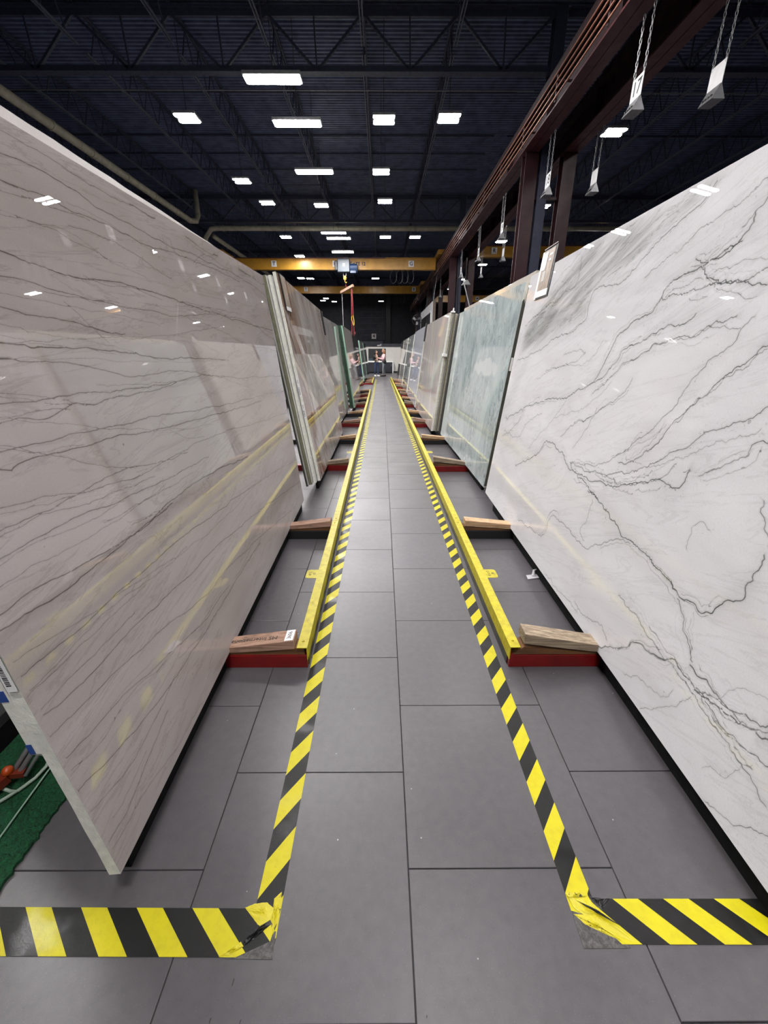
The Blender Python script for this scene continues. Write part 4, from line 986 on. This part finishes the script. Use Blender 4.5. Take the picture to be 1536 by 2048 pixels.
        for v in vo:
            co, ix, dist = kd.find((v.x, v.y, 0))
            if dist > 0.0062 and dist < W*0.999: pass
            vein.append(max(0.0, 1-dist/W)); stre.append(ST[ix]); prx.append(max(0.0, 1-dist/0.06)*ST[ix])
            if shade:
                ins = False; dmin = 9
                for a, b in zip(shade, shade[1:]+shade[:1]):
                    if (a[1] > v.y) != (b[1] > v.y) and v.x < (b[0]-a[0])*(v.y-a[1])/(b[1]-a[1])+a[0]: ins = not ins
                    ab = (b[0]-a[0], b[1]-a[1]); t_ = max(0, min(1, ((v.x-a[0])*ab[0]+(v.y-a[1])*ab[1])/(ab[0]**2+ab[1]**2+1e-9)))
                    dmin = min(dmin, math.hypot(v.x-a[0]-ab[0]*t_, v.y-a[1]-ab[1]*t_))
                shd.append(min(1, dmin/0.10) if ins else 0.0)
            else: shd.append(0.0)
        me.from_pydata([(fx, v.x, v.y) for v in vo], [], [tuple(f) if side > 0 else tuple(reversed(f)) for f in fo])
        for nm, arr in (('vein', vein), ('strength', stre), ('shade', shd), ('prox', prx)):
            a_ = me.attributes.new(nm, 'FLOAT', 'POINT'); a_.data.foreach_set('value', np.array(arr, dtype=np.float32))
    else:
        tri = tessellate_polygon([[Vector((p[0], p[1], 0)) for p in out]])
        me.from_pydata([(fx, p[0], p[1]) for p in out], [], [tuple(t_) for t_ in tri])
    me.update(); me.materials.append(face)
    bm = bmesh.new(); bm.from_mesh(me); bm.normal_update()
    want = -side
    fl_ = [f for f in bm.faces if f.normal.x*want < 0]
    if fl_: bmesh.ops.reverse_faces(bm, faces=fl_)
    bm.to_mesh(me); bm.free()
    link('polished_face', me, root)
    c = 0.0018
    vs = [(fx, p[0], p[1]) for p in out]+[(bx, p[0]+rs.uniform(-.001, .001), p[1]+rs.uniform(-.001, .001)) for p in out]
    fs = [(i, (i+1) % n, n+(i+1) % n, n+i) for i in range(n)]+[tuple(n+i for i in range(n))]
    MB().add(vs, fs).build('sawn_edge', edge, root)
    return root
V_L, V_R, V_S = parse(LV), parse(RV), parse(SH)[0][1]
T1 = R(6.0)
L1 = slab('huge taupe quartzite slab with fine dark veins, nearest on the left', -1, -0.720, 0.70, 3.072, 0.100, 1.864, R(5.85), math.atan2(0.04, 3.07), 0.032, M['taupe_stone'], M['edge_white'], 'left slabs', H2=1.92, veins=V_L, seed=1, amp=0.007, W=0.0075, comp=3, rgh=0.66)
slab('pale slab peeking out behind the top of the nearest left slab', -1, -0.7545, 0.702, 3.03, 0.100, 1.928, R(5.85), math.atan2(0.04, 3.07), 0.024, M['lip_stone'], M['edge_white'], 'left slabs', H2=1.925, seed=2, cut=0.42)
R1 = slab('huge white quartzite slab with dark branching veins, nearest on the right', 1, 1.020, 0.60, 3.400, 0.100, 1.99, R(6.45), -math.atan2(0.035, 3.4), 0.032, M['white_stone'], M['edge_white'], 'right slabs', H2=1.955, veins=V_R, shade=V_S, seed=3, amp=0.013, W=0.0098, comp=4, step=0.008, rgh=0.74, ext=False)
slab('hidden white slab right behind the nearest right one', 1, 1.0565, 0.66, 3.30, 0.100, 1.94, R(6.45), -math.atan2(0.035, 3.4), 0.03, M['beige_stone'], M['edge_white'], 'right slabs', seed=4)
# left row
T2 = R(8.6)
slab('grey slab with rust brown streaks, second along the left row', -1, -0.690, 4.43, 2.98, 0.100, 2.07, T2, 0.004, 0.03, M['brown_streak'], M['edge_white'], 'left slabs', H2=2.00, seed=5)
for i, (dy, th, e) in enumerate([(-0.08, 0.03, 'edge_white'), (-0.15, 0.03, 'edge_olive'), (-0.22, 0.02, 'edge_dark')]):
    slab('%s slab edge stacked behind the rust-streaked slab' % ['cream', 'olive', 'dark'][i], -1, -0.690-0.034*(i+1), 4.43+dy, 2.9, 0.100, 2.03-0.01*i, T2, 0.004, th, M['grey_streak'], M[e], 'left slabs', seed=20+i)
slab('streaky grey slab behind the rust-streaked one, third along the left row', -1, -0.84, 7.45, 3.30, 0.100, 1.96, R(6.6), 0.0, 0.03, M['grey_streak'], M['edge_cream'], 'left slabs', seed=6)
for i, e in enumerate(['edge_mint', 'edge_green', 'edge_green']):
    slab('%s slab with green resin edge in the left stack, %s from the aisle' % (['slate', 'grey', 'ash'][i], ORD[i]), -1, -0.70-0.042*i, 10.95-0.05*i, 3.25, 0.100, 1.965, R(7.6), 0.004, 0.036, M['slate_stone'] if i else M['mauve_stone'], M[e], 'left slabs', seed=30+i)
slab('dark mirror-polished slab on the left with people reflected', -1, -0.74, 14.35, 3.4, 0.100, 1.90, R(7.2), 0.002, 0.03, M['dark_stone'], M['edge_green'], 'left slabs', seed=7)
slab('grey slab with mint green edge past the gap on the left', -1, -0.885, 21.6, 3.2, 0.100, 1.90, R(6.8), -0.006, 0.05, M['slate_stone'], M['edge_mint'], 'left slabs', seed=8)
slab('last small grey slab at the far end of the left row', -1, -0.85, 25.0, 3.2, 0.100, 1.85, R(6.8), -0.006, 0.03, M['dark_stone'], M['edge_mint'], 'left slabs', seed=9)
# right row
T3 = R(6.4)
slab('pale sage marble slab with white swirls, second along the right row', 1, 1.075, 4.17, 3.08, 0.100, 1.94, T3, 0.016, 0.030, M['sage_stone'], M['edge_white'], 'right slabs', seed=10, H2=1.93)
slab('taller beige slab showing above the sage marble slab', 1, 1.112, 4.05, 3.05, 0.100, 2.01, T3, 0.016, 0.03, M['beige_stone'], M['edge_cream'], 'right slabs', seed=12, H2=1.985)
slab('mauve grey slab, front of the thick right-hand stack', 1, 0.890, 7.55, 3.35, 0.100, 1.965, R(6.6), 0.010, 0.034, M['mauve_stone'], M['edge_white'], 'right slabs', seed=13)
for i, (dy, e) in enumerate([(0.02, 'edge_cream'), (-0.03, 'edge_olive'), (0.03, 'edge_cream'), (-0.02, 'edge_dark'), (0.0, 'edge_white')]):
    slab('%s slab in the thick right-hand stack behind the mauve one' % ORD[i], 1, 0.890+0.038*(i+1), 7.55+dy, 3.2, 0.100, 1.955-0.012*(i % 2), R(6.6), 0.010, 0.03, M['ash_stone'], M[e], 'right slabs', seed=40+i)
slab('pale ash blue slab beyond the mauve one on the right', 1, 0.850, 11.05, 3.5, 0.100, 1.965, R(6.8), 0.0, 0.034, M['ash_stone'], M['edge_white'], 'right slabs', seed=14)
for i, (y, L, x, f, e, l) in enumerate([(15.0, 3.1, 0.84, 'slate_stone', 'edge_white', 'slate grey'), (18.3, 3.2, 0.83, 'grey_streak', 'edge_white', 'streaky pale'), (21.7, 2.6, 0.82, 'dark_stone', 'edge_cream', 'dark')]):
    slab('%s slab near the far end of the right row' % l, 1, x, y, L, 0.100, 1.93-0.02*i, R(7.5), 0.0, 0.09, M[f], M[e], 'right slabs', seed=50+i)
# row seen behind the first left rack
slab('dark grey slab standing behind the green turf, far lower left', -1, -1.50, 1.10, 3.1, 0.105, 1.9, R(-5.0), 0.0, 0.03, M['slate_stone'], M['edge_dark'], 'left slabs', seed=60)
o = MB().box(-1.60, -1.455, 0.95, 4.3, 0.013, 0.104).build('rubber_base_block', M['rubber']); tag(o, 'black rubber lined base under the dark slab behind the turf', 'base')

# ---- tags and stickers on slabs
def child_tag(root, name, y, z, w_, h_, parts, label, cat='tag', side=1, th=0.006, x=None):
    """flat tag on the face of a slab (its local frame)"""
    mw = root.matrix_basis
    t = empty(name); t.matrix_world = mw @ Matrix.Translation((-side*0.002 if x is None else x, y, z)); tag(t, label, cat)
    for nm, (a, b, c, d, e), mt in parts:   # y0,y1,z0,z1 and standoff
        MB().box(min(0, -side*e), max(0, -side*e), a, b, c, d).build(nm, M[mt], t)
    return t
tg = child_tag(R1, 'price_tag', 2.87, 1.745, 0, 0, [('frame', (0, 0.27, 0, 0.345, 0.004), 'black'), ('card', (0.035, 0.262, 0.012, 0.333, 0.006), 'tag_brown'), ('side_sleeve', (0.262, 0.30, 0.0, 0.335, 0.006), 'white'), ('white_label', (0.020, 0.262, 0.010, 0.055, 0.008), 'sticker'),
     ('title_line', (0.06, 0.13, 0.285, 0.300, 0.0075), 'sticker'), ('text_line', (0.08, 0.13, 0.250, 0.264, 0.0075), 'sticker'), ('grey_logo_patch', (0.17, 0.25, 0.20, 0.32, 0.0075), 'galv'), ('side_note', (0.15, 0.215, 0.12, 0.19, 0.0075), 'offwhite'), ('top_clip', (0, 0.27, 0.345, 0.352, 0.010), 'oxide_worn_lit')],
     'brown framed price tag hung on the corner of the white slab')
L2o = [o for o in bpy.data.objects if o.get('label', '').startswith('grey slab with rust')][0]
child_tag(L2o, 'price_tag', 0.10, 1.74, 0, 0, [('frame', (0, 0.22, 0, 0.33, 0.010), 'black'), ('card', (0.01, 0.21, 0.04, 0.32, 0.014), 'tag_brown'), ('white_label', (0.01, 0.21, 0.006, 0.04, 0.016), 'sticker')], 'brown price tag hung near the top edge of the rust-streaked slab', side=-1)
child_tag(L2o, 'price_tag', 2.95, 1.62, 0, 0, [('frame', (0.0, 0.05, 0, 0.36, 0.022), 'black')], 'thin black tag at the far edge of the rust-streaked slab', side=-1)
MV = [o for o in bpy.data.objects if o.get('label', '').startswith('mauve grey')][0]
child_tag(MV, 'price_tag', 3.25, 1.60, 0, 0, [('frame', (0.0, 0.14, 0, 0.40, 0.022), 'black')], 'thin black tag between the mauve and the ash blue slabs', side=1)
# barcode stickers on near edges
def edge_sticker(root, side, z, xo, w_, h_, label, code):
    t = empty('barcode_sticker'); t.matrix_world = root.matrix_basis @ Matrix.Translation((side*xo, -0.0035, z)); tag(t, label, 'sticker', 'barcode stickers')
    MB().box(-w_/2, w_/2, -0.001, 0.0, -h_/2, h_/2).build('paper', M['sticker'], t)
    bars = MB(); rn = random.Random(len(label)); q = -h_*0.40
    while q < -0.02*h_:
        k = rn.uniform(0.001, 0.003); bars.box(-w_*0.3, w_*0.2, -0.0014, -0.001, q, q+k); q += k+rn.uniform(0.0015, 0.003)
    bars.build('barcode', M['ink'], t)
    text(code, w_*0.62, M['ink'], t, frame((0, -0.0013, h_*0.25), (0, 0, -1), (1, 0, 0)), depth=0.0002)
edge_sticker(L1, -1, 0.735, 0.014, 0.022, 0.16, 'white barcode sticker on the near edge of the taupe slab', '1353')
edge_sticker(L2o, -1, 1.02, 0.016, 0.026, 0.20, 'upper white barcode sticker on the rust-streaked slab edge', '2C07')
edge_sticker(L2o, -1, 0.78, 0.016, 0.026, 0.16, 'lower white barcode sticker on the rust-streaked slab edge', '8814')
for k, (z, y_) in enumerate(((0.64, 0), (0.50, 0))):
    t = empty('tape_strip'); t.matrix_world = L1.matrix_basis @ Matrix.Translation((-0.052, 0.002, z-0.02*k)); tag(t, ['upper', 'lower'][k]+' blue masking tape on the outer edge of the taupe slab', 'tape')
    MB().box(-0.007, 0.012-0.006*k, -0.0016, -0.0006, -0.015, 0.015).build('strip', M['blue_tape'], t)
SG = [o for o in bpy.data.objects if o.get('label', '').startswith('pale sage')][0]
t = empty('edge_guard'); t.matrix_world = SG.matrix_basis @ Matrix.Translation((0.016, -0.002, 0)); tag(t, 'long dark edge guard strip down the near edge of the sage slab', 'edge guard')
MB().prism([(-0.016, 0.02), (0.022, 0.02), (0.022, 1.72), (-0.004, 1.80), (-0.016, 1.78)], -0.012, 0.0, 'Y').build('strip', M['edge_dark'], t)
MB().box(-0.010, 0.010, -0.014, -0.012, 1.18, 1.30).build('sticker', M['sticker'], t)
TK = MV
t = empty('white_clamp'); t.matrix_world = MV.matrix_basis @ Matrix.Translation((0, -0.02, 1.28)); tag(t, 'white clip round the front edges of the thick right-hand stack', 'clamp')
MB().box(-0.008, 0.075, -0.02, 0.04, 0, 0.05).build('clip', M['white'], t, bevel=0.006)
t = empty('white_clamp'); t.matrix_world = MV.matrix_basis @ Matrix.Translation((0.07, 0.02, 1.968)); tag(t, 'white lump of foam on top of the thick right-hand stack', 'clamp')
MB().box(-0.04, 0.03, -0.03, 0.05, 0, 0.03).box(-0.012, 0.012, 0.0, 0.03, 0.03, 0.08).build('clip', M['white'], t, bevel=0.012)
# stays and poles behind the right stack
t = empty('slab_stay', (0, 7.46, 0)); tag(t, 'dark post and slanting stay with black clamp by the thick stack', 'stay')
MB().tube([(1.33, 0.6, 1.9), (1.30, 0.6, 2.82)], 0.012, 8).build('post', M['black_steel'], t)
MB().tube([(1.31, 0.3, 2.68), (1.455, 0.0, 2.05)], 0.009, 8).build('stay', M['galv'], t)
MB().box(1.37, 1.50, -0.05, 0.05, 1.98, 2.10).build('clamp_head', M['black'], t, bevel=0.01)
MB().tube([(1.42, -0.06, 2.0), (1.395, -0.07, 1.86), (1.37, -0.07, 1.68), (1.33, -0.07, 1.66)], 0.010, 8).build('strap', M['black'], t)
t = empty('work_lamp', (1.70, 9.2, 0)); tag(t, 'thin pole with a small conical lamp above the sage slab', 'lamp')
MB().tube([(0.12, 0, 0.05), (0.12, 0, 2.15), (-0.05, 0, 2.75), (-0.05, 0, 3.15)], 0.009, 8).build('pole', M['black_steel'], t)
MB().prism([(-0.12, 2.68), (0.04, 2.68), (-0.02, 2.76), (-0.06, 2.76)], -0.06, 0.06).build('shade', M['galv'], t)
MB().box(0.0, 0.24, -0.12, 0.12, 0, 0.05).build('base', M['black_steel'], t)

# ================================================================ FAR END: DISPLAY PARTITION, BOOTH, FAN
t = empty('display_partition', (0, 33.0, 0)); tag(t, 'low off-white display wall with black screen opening and dark cabinets behind the women', 'partition')
MB().box(-1.42, -1.02, 0, 0.12, 0.0, 1.84).box(-1.02, 0.29, 0, 0.12, 1.70, 1.84).box(0.29, 2.2, 0, 0.12, 0, 1.84).box(-1.02, 0.29, 0, 0.12, 0.0, 0.86).build('wall_panel', M['offwhite'], t)
MB().box(-1.02, 0.29, 0.04, 0.06, 0.86, 1.70).build('screen', M['black'], t)
MB().box(-0.99, -0.66, 0.02, 0.038, 0.88, 1.02).build('lower_display', M['hoist_grey'], t)
MB().box(-1.08, 0.84, -0.42, 0, 0.76, 0.82).build('white_ledge', M['white'], t)
MB().box(-1.04, 0.78, -0.36, 0, 0.05, 0.76).build('cabinet_body', M['black'], t)
for i in range(3):
    d = MB().box(-1.02+0.6*i, -0.45+0.6*i, -0.38, -0.361, 0.08, 0.74).build('cabinet_door', M['dark_wall'], t)
    MB().box(-0.52+0.6*i, -0.50+0.6*i, -0.395, -0.381, 0.5, 0.62).build('handle', M['galv'], d)
MB().box(0.78, 0.84, -0.42, 0, 0.0, 0.76).build('end_panel', M['white'], t)
MB().box(0.86, 1.32, -0.02, 0, 0.0, 0.12).build('skirting', M['black'], t)
MB().box(-0.05, 2.2, -0.05, 0.14, 1.84, 2.04).build('dark_top_rail', M['dark_wall'], t)
MB().box(-1.42, -0.05, -0.03, 0.12, 1.84, 1.88).build('top_trim', M['dark_wall'], t)
o = MB().box(-0.35, -0.08, 32.98, 33.10, 1.882, 1.96).box(-0.12, 0.10, 33.0, 33.08, 1.92, 2.03).build('small_projector', M['galv']); tag(o, 'small grey projector on top of the display wall', 'projector')
t = empty('bench', (1.18, 30.6, 0)); tag(t, 'thin white rail frame by the far right of the aisle end', 'frame')
MB().tube([(0, 0, 0), (0, 0, 0.72), (0.32, 0, 0.86), (0.62, 0, 0.70), (0.62, 0, 0)], 0.018, 6).tube([(0, 0, 0.72), (0.62, 0, 0.70)], 0.018, 6).build('tube_frame', M['white'], t)

t = empty('office_booth', (0, 31.1, 0)); tag(t, 'white office booth with a dark window below the red runway', 'booth')
MB().box(3.46, 3.56, 0.0, 9.4, 0.0, 4.70).build('wall_panel', M['white'], t)
MB().box(3.445, 3.459, 1.1, 9.0, 2.2, 4.10).build('window_pane', M['dark_stone'], t)
for y in (1.1, 9.0): MB().box(3.43, 3.459, y-0.06, y+0.06, 2.2, 4.10).build('window_frame', M['white'], t)
MB().box(3.43, 3.459, 1.1, 9.0, 4.10, 4.2).build('window_head', M['white'], t)
MB().box(3.46, 3.64, -0.10, -0.005, 0.0, 4.76).build('corner_post', plain('brown trim', srgb(110, 98, 90), 0.6), t)
for i, y in enumerate((31.4, 36.5)):
    o = MB().tube([(3.5, y, 4.715), (3.70, y, 6.29)], 0.012, 6).build('hanger_wire', M['galv']); tag(o, 'hanger wire from the runway to the office booth, %s' % ('near' if i == 0 else 'far'), 'wire')

t = empty('pedestal_fan', (2.02, 26.3, 0)); tag(t, 'round grey pedestal fan standing high behind the right slabs', 'fan')
MB().tube([(0, 0, 0.04), (0, 0, 2.95)], 0.03, 8).build('pole', M['black_steel'], t)
MB().tube([(0, 0, 0), (0, 0, 0.05)], 0.28, 16).build('base', M['black_steel'], t)
MB().tube([(0.27*math.cos(a), -0.1, 3.18+0.27*math.sin(a)) for a in np.linspace(0, 2*math.pi, 20)[:-1]], 0.016, 6, closed=True).tube([(0.15*math.cos(a), -0.13, 3.18+0.15*math.sin(a)) for a in np.linspace(0, 2*math.pi, 16)[:-1]], 0.008, 5, closed=True).build('guard', M['black_steel'], t)
bl = MB()
for k in range(3):
    a = 2*math.pi*k/3+0.5; c, s_ = math.cos(a), math.sin(a)
    bl.add([(0.04*c, -0.07, 3.18+0.04*s_), (0.13*c-0.09*s_, -0.10, 3.18+0.13*s_+0.09*c), (0.24*c-0.05*s_, -0.09, 3.18+0.24*s_+0.05*c), (0.24*c+0.05*s_, -0.05, 3.18+0.24*s_-0.05*c), (0.12*c+0.04*s_, -0.05, 3.18+0.12*s_-0.04*c)], [(0, 1, 2, 3, 4)])
bl.build('blade', M['galv'], t)
MB().ball((0, -0.02, 3.18), 0.085, 12, (1, 1.3, 1)).build('motor', M['black_steel'], t, smooth=True)

# ================================================================ PEOPLE
SKIN = plain('skin', srgb(205, 160, 138), 0.5, var=0.04)
def skinned(name, joints, edges, mat, parent, sub=1, root=0):
    me = bpy.data.meshes.new(name); me.from_pydata([j[:3] for j in joints], edges, []); me.update(); me.materials.append(mat)
    o = link(name, me, parent)
    md = o.modifiers.new('skin', 'SKIN'); md.use_smooth_shade = True
    if not me.skin_vertices: bpy.context.view_layer.objects.active = o
    for i, j in enumerate(joints):
        r = j[3]; me.skin_vertices[0].data[i].radius = (r, r) if not isinstance(r, tuple) else r
    me.skin_vertices[0].data[root].use_root = True
    s_ = o.modifiers.new('sub', 'SUBSURF'); s_.levels = sub; s_.render_levels = sub
    return o
def person(loc, rz, label, P, mats):
    """faces local -Y; P maps joint name to a position"""
    t = empty('person', loc, (0, 0, rz)); tag(t, label, 'person')
    J = []; idx = {}
    def j(n, r): idx[n] = len(J); J.append(tuple(P[n])+(r,))
    for n, r in (('pelvis', 0.105), ('waist', 0.092), ('chest', (0.125, 0.10)), ('neck0', 0.055), ('neck', 0.042), ('head0', 0.058),
                 ('hipL', 0.085), ('kneeL', 0.055), ('ankL', 0.036), ('toeL', 0.03), ('hipR', 0.085), ('kneeR', 0.055), ('ankR', 0.036), ('toeR', 0.03),
                 ('shL', 0.055), ('elL', 0.038), ('wrL', 0.026), ('shR', 0.055), ('elR', 0.038), ('wrR', 0.026)): j(n, r)
    E_ = [('pelvis', 'waist'), ('waist', 'chest'), ('chest', 'neck0'), ('neck0', 'neck'), ('neck', 'head0')]
    for s_ in 'LR': E_ += [('pelvis', 'hip'+s_), ('hip'+s_, 'knee'+s_), ('knee'+s_, 'ank'+s_), ('ank'+s_, 'toe'+s_), ('chest', 'sh'+s_), ('sh'+s_, 'el'+s_), ('el'+s_, 'wr'+s_)]
    E_ = [(idx[a], idx[b]) for a, b in E_]
    for s_ in 'LR':       # hand with palm, four fingers and a thumb
        w_ = Vector(P['wr'+s_]); d = (w_-Vector(P['el'+s_])).normalized(); side = d.cross(Vector((0, 0, 1))).normalized(); nz = side.cross(d)
        palm = w_+d*0.06; J.append(tuple(palm)+((0.034, 0.018),)); pi = len(J)-1; E_.append((idx['wr'+s_], pi))
        for k, (o_, ln) in enumerate(((-0.028, 0.062), (-0.010, 0.072), (0.010, 0.068), (0.028, 0.052))):
            a = palm+d*0.035+side*o_; b = a+d*ln*0.5-nz*0.008; c = b+d*ln*0.4-nz*0.022; q = pi
            for p_ in (a, b, c): J.append(tuple(p_)+(0.0085,)); E_.append((q, len(J)-1)); q = len(J)-1
        a = w_+d*0.02+side*0.035; b = a+d*0.035+side*0.015; J.append(tuple(a)+(0.011,)); E_.append((idx['wr'+s_], len(J)-1)); J.append(tuple(b)+(0.009,)); E_.append((len(J)-2, len(J)-1))
    body = skinned('body', J, E_, SKIN, t)
    # head
    h_ = Vector(P['head']); yw = P.get('headyaw', 0)
    hm = MB(); c_, s2 = math.cos(yw), math.sin(yw)
    def hp(x, y, z): return (h_.x+x*c_-y*s2, h_.y+x*s2+y*c_, h_.z+z)
    vs = []; fs = []; nn, mm = 16, 12
    for i in range(mm+1):
        th = math.pi*i/mm
        for k in range(nn):
            ph = 2*math.pi*k/nn; x = 0.072*math.sin(th)*math.cos(ph); y = 0.090*math.sin(th)*math.sin(ph); z = 0.112*math.cos(th)
            if z < -0.02: x *= 1-(-z-0.02)*2.6; y = y*(1-(-z-0.02)*2.0)-(-z-0.02)*0.12
            if abs(x) < 0.02 and y < -0.06 and -0.035 < z < 0.01: y -= 0.016
            vs.append(hp(x, y, z))
    for i in range(mm):
        for k in range(nn): fs.append((i*nn+k, (i+1)*nn+k, (i+1)*nn+(k+1) % nn, i*nn+(k+1) % nn))
    hm.add(vs, fs)
    for sx in (-1, 1): hm.ball(hp(sx*0.073, 0.008, -0.008), 0.020, 8, (0.4, 0.8, 1.2))
    hd = hm.build('head', SKIN, t, smooth=True)
    ey = MB()
    for sx in (-1, 1): ey.ball(hp(sx*0.028, -0.079, 0.004), 0.009, 8)
    ey.build('eye', M['ink'], hd, smooth=True)
    MB().box(-0.022, 0.022, -0.005, 0.004, -0.004, 0.004, Matrix.Translation(hp(0, -0.088, -0.056)) @ Matrix.Rotation(yw, 4, 'Z')).build('mouth', plain('lips', srgb(160, 90, 84), 0.5), hd)
    hr = MB(); vs = []; fs = []
    for i in range(9):
        th = math.pi*0.62*i/8
        for k in range(nn):
            ph = 2*math.pi*k/nn; fr = max(0, -math.sin(ph))
            tt = th*(1-0.42*fr)
            vs.append(hp(0.084*math.sin(tt)*math.cos(ph), 0.100*math.sin(tt)*math.sin(ph)+0.006, 0.124*math.cos(tt)))
    for i in range(8):
        for k in range(nn): fs.append((i*nn+k, (i+1)*nn+k, (i+1)*nn+(k+1) % nn, i*nn+(k+1) % nn))
    hr.add(vs, fs)
    L_ = P['hairlen']
    for k in range(9):
        a = R(-10+25*k); x, y = 0.072*math.cos(a), 0.080*math.sin(a)+0.01
        hr.tube([hp(x*0.9, y*0.9, 0.05), hp(x*1.1, y*1.1+0.01, -0.06), hp(x*1.0, y*1.15+0.03, -0.10-L_*0.5), hp(x*0.8, y*1.0+0.04, -0.10-L_)], 0.034, 7, r2=0.016)
    hr.build('hair', mats['hair'], t, smooth=True)
    # clothing follows the same joints, slightly thicker
    def cloth(name, chain, mat, grow=1.18, cut=None):
        JJ = []; EE = []; ids = {}
        for a, b in chain:
            for q in (a, b):
                if q not in ids:
                    ids[q] = len(JJ); r = dict(pelvis=0.112, waist=0.10, chest=(0.135, 0.112), neck0=0.06, hipL=0.092, hipR=0.092, kneeL=0.060, kneeR=0.060, ankL=0.046, ankR=0.046, shL=0.062, shR=0.062, elL=0.046, elR=0.046, wrL=0.036, wrR=0.036)[q]
                    r = tuple(x*grow for x in r) if isinstance(r, tuple) else r*grow
                    p = Vector(P[q])
                    if q[:2] in ('wr',): p = p.lerp(Vector(P['el'+q[2]]), 0.12)
                    if q[:3] == 'ank': p = p+Vector((0, 0, 0.02))
                    JJ.append(tuple(p)+(r,))
            EE.append((ids[a], ids[b]))
        return skinned(name, JJ, EE, mat, t)
    cloth('trousers', [('pelvis', 'waist'), ('pelvis', 'hipL'), ('hipL', 'kneeL'), ('kneeL', 'ankL'), ('pelvis', 'hipR'), ('hipR', 'kneeR'), ('kneeR', 'ankR')], mats['legs'], 1.03)
    cloth('top', [('pelvis', 'waist'), ('waist', 'chest'), ('chest', 'neck0')]+[(a, b) for s_ in 'LR' for a, b in (('chest', 'sh'+s_), ('sh'+s_, 'el'+s_), ('el'+s_, 'wr'+s_))], mats['top'], 1.10)
    for s_ in 'LR':
        a, b = Vector(P['ank'+s_]), Vector(P['toe'+s_]); d = (b-a); d.z = 0; d.normalize()
        m_ = frame((a.x+d.x*0.045, a.y+d.y*0.045, 0.0), d, Vector((0, 0, 1)).cross(d))
        MB().prism([(-0.11, 0), (0.15, 0), (0.16, 0.03), (0.06, 0.075), (-0.10, 0.09)], -0.043, 0.043, 'Y').build('shoe', mats['shoe'], t, bevel=0.01).matrix_local = m_
    return t, cloth
base = dict(pelvis=(0, 0, 0.84), waist=(0, 0.0, 0.98), chest=(0, 0.005, 1.16), neck0=(0, 0.005, 1.29), neck=(0, 0.0, 1.345), head0=(0, -0.005, 1.40), head=(0, -0.015, 1.455),
            hipL=(0.085, 0, 0.78), kneeL=(0.095, -0.02, 0.44), ankL=(0.10, 0.01, 0.07), toeL=(0.11, -0.13, 0.035),
            hipR=(-0.085, 0, 0.78), kneeR=(-0.10, -0.03, 0.44), ankR=(-0.11, 0.02, 0.07), toeR=(-0.12, -0.12, 0.035),
            shL=(0.165, 0.0, 1.235), elL=(0.21, 0.02, 0.98), wrL=(0.14, -0.16, 0.96), shR=(-0.165, 0, 1.235), elR=(-0.21, 0.0, 0.98), wrR=(-0.10, -0.18, 1.0), hairlen=0.10)
pA_ = dict(base)
mA = dict(hair=plain('dark hair', (0.02, 0.014, 0.012, 1), 0.5), legs=plain('blue jeans', srgb(62, 78, 112), 0.8, scale=30), top=plain('black jacket', (0.014, 0.013, 0.015, 1), 0.7), shoe=M['white'])
t, cl = person((-0.36, 28.1, 0), R(22), 'person with dark hair, black jacket, cream top and blue jeans', pA_, mA)
MB().prism([(-0.065, 0.86), (0.065, 0.86), (0.05, 1.10), (0.02, 1.27), (-0.02, 1.27), (-0.05, 1.10)], -0.142, -0.118).build('cream_top', plain('cream cloth', srgb(226, 212, 190), 0.8), t, bevel=0.008)
MB().box(-0.10, 0.03, -0.30, -0.22, 0.98, 1.0).build('phone', M['black'], t)
pB_ = dict(base); pB_.update(hairlen=0.30, elR=(-0.20, -0.10, 1.02), wrR=(-0.14, -0.34, 1.10), elL=(0.2, -0.08, 1.0), wrL=(0.10, -0.28, 1.04),
    kneeL=(0.09, -0.07, 0.44), ankL=(0.09, -0.06, 0.07), toeL=(0.09, -0.20, 0.035), kneeR=(-0.08, 0.02, 0.44), ankR=(-0.08, 0.12, 0.07), toeR=(-0.085, -0.02, 0.035), head=(0, -0.015, 1.475))
mB = dict(hair=plain('long light brown hair', srgb(150, 108, 78), 0.5), legs=plain('grey jeans', srgb(122, 126, 130), 0.8, scale=30), top=plain('pale pink top', srgb(232, 190, 194), 0.8), shoe=M['black'])
t, cl = person((0.10, 27.9, 0), R(-72), 'person with long brown hair, pink top and grey jeans, reaching out', pB_, mB)
bag = MB().ball((0.15, 0.03, 0.86), 0.12, 12, (0.5, 0.9, 1.0)).tube([(0.13, 0.05, 0.95), (0.0, 0.12, 1.15), (-0.12, 0.03, 1.30), (-0.05, -0.12, 1.2), (0.10, -0.11, 0.98)], 0.012, 6).build('crossbody_bag', M['black'], t, smooth=True)
t.scale = (1.03, 1.03, 1.03)
bpy.context.view_layer.update()
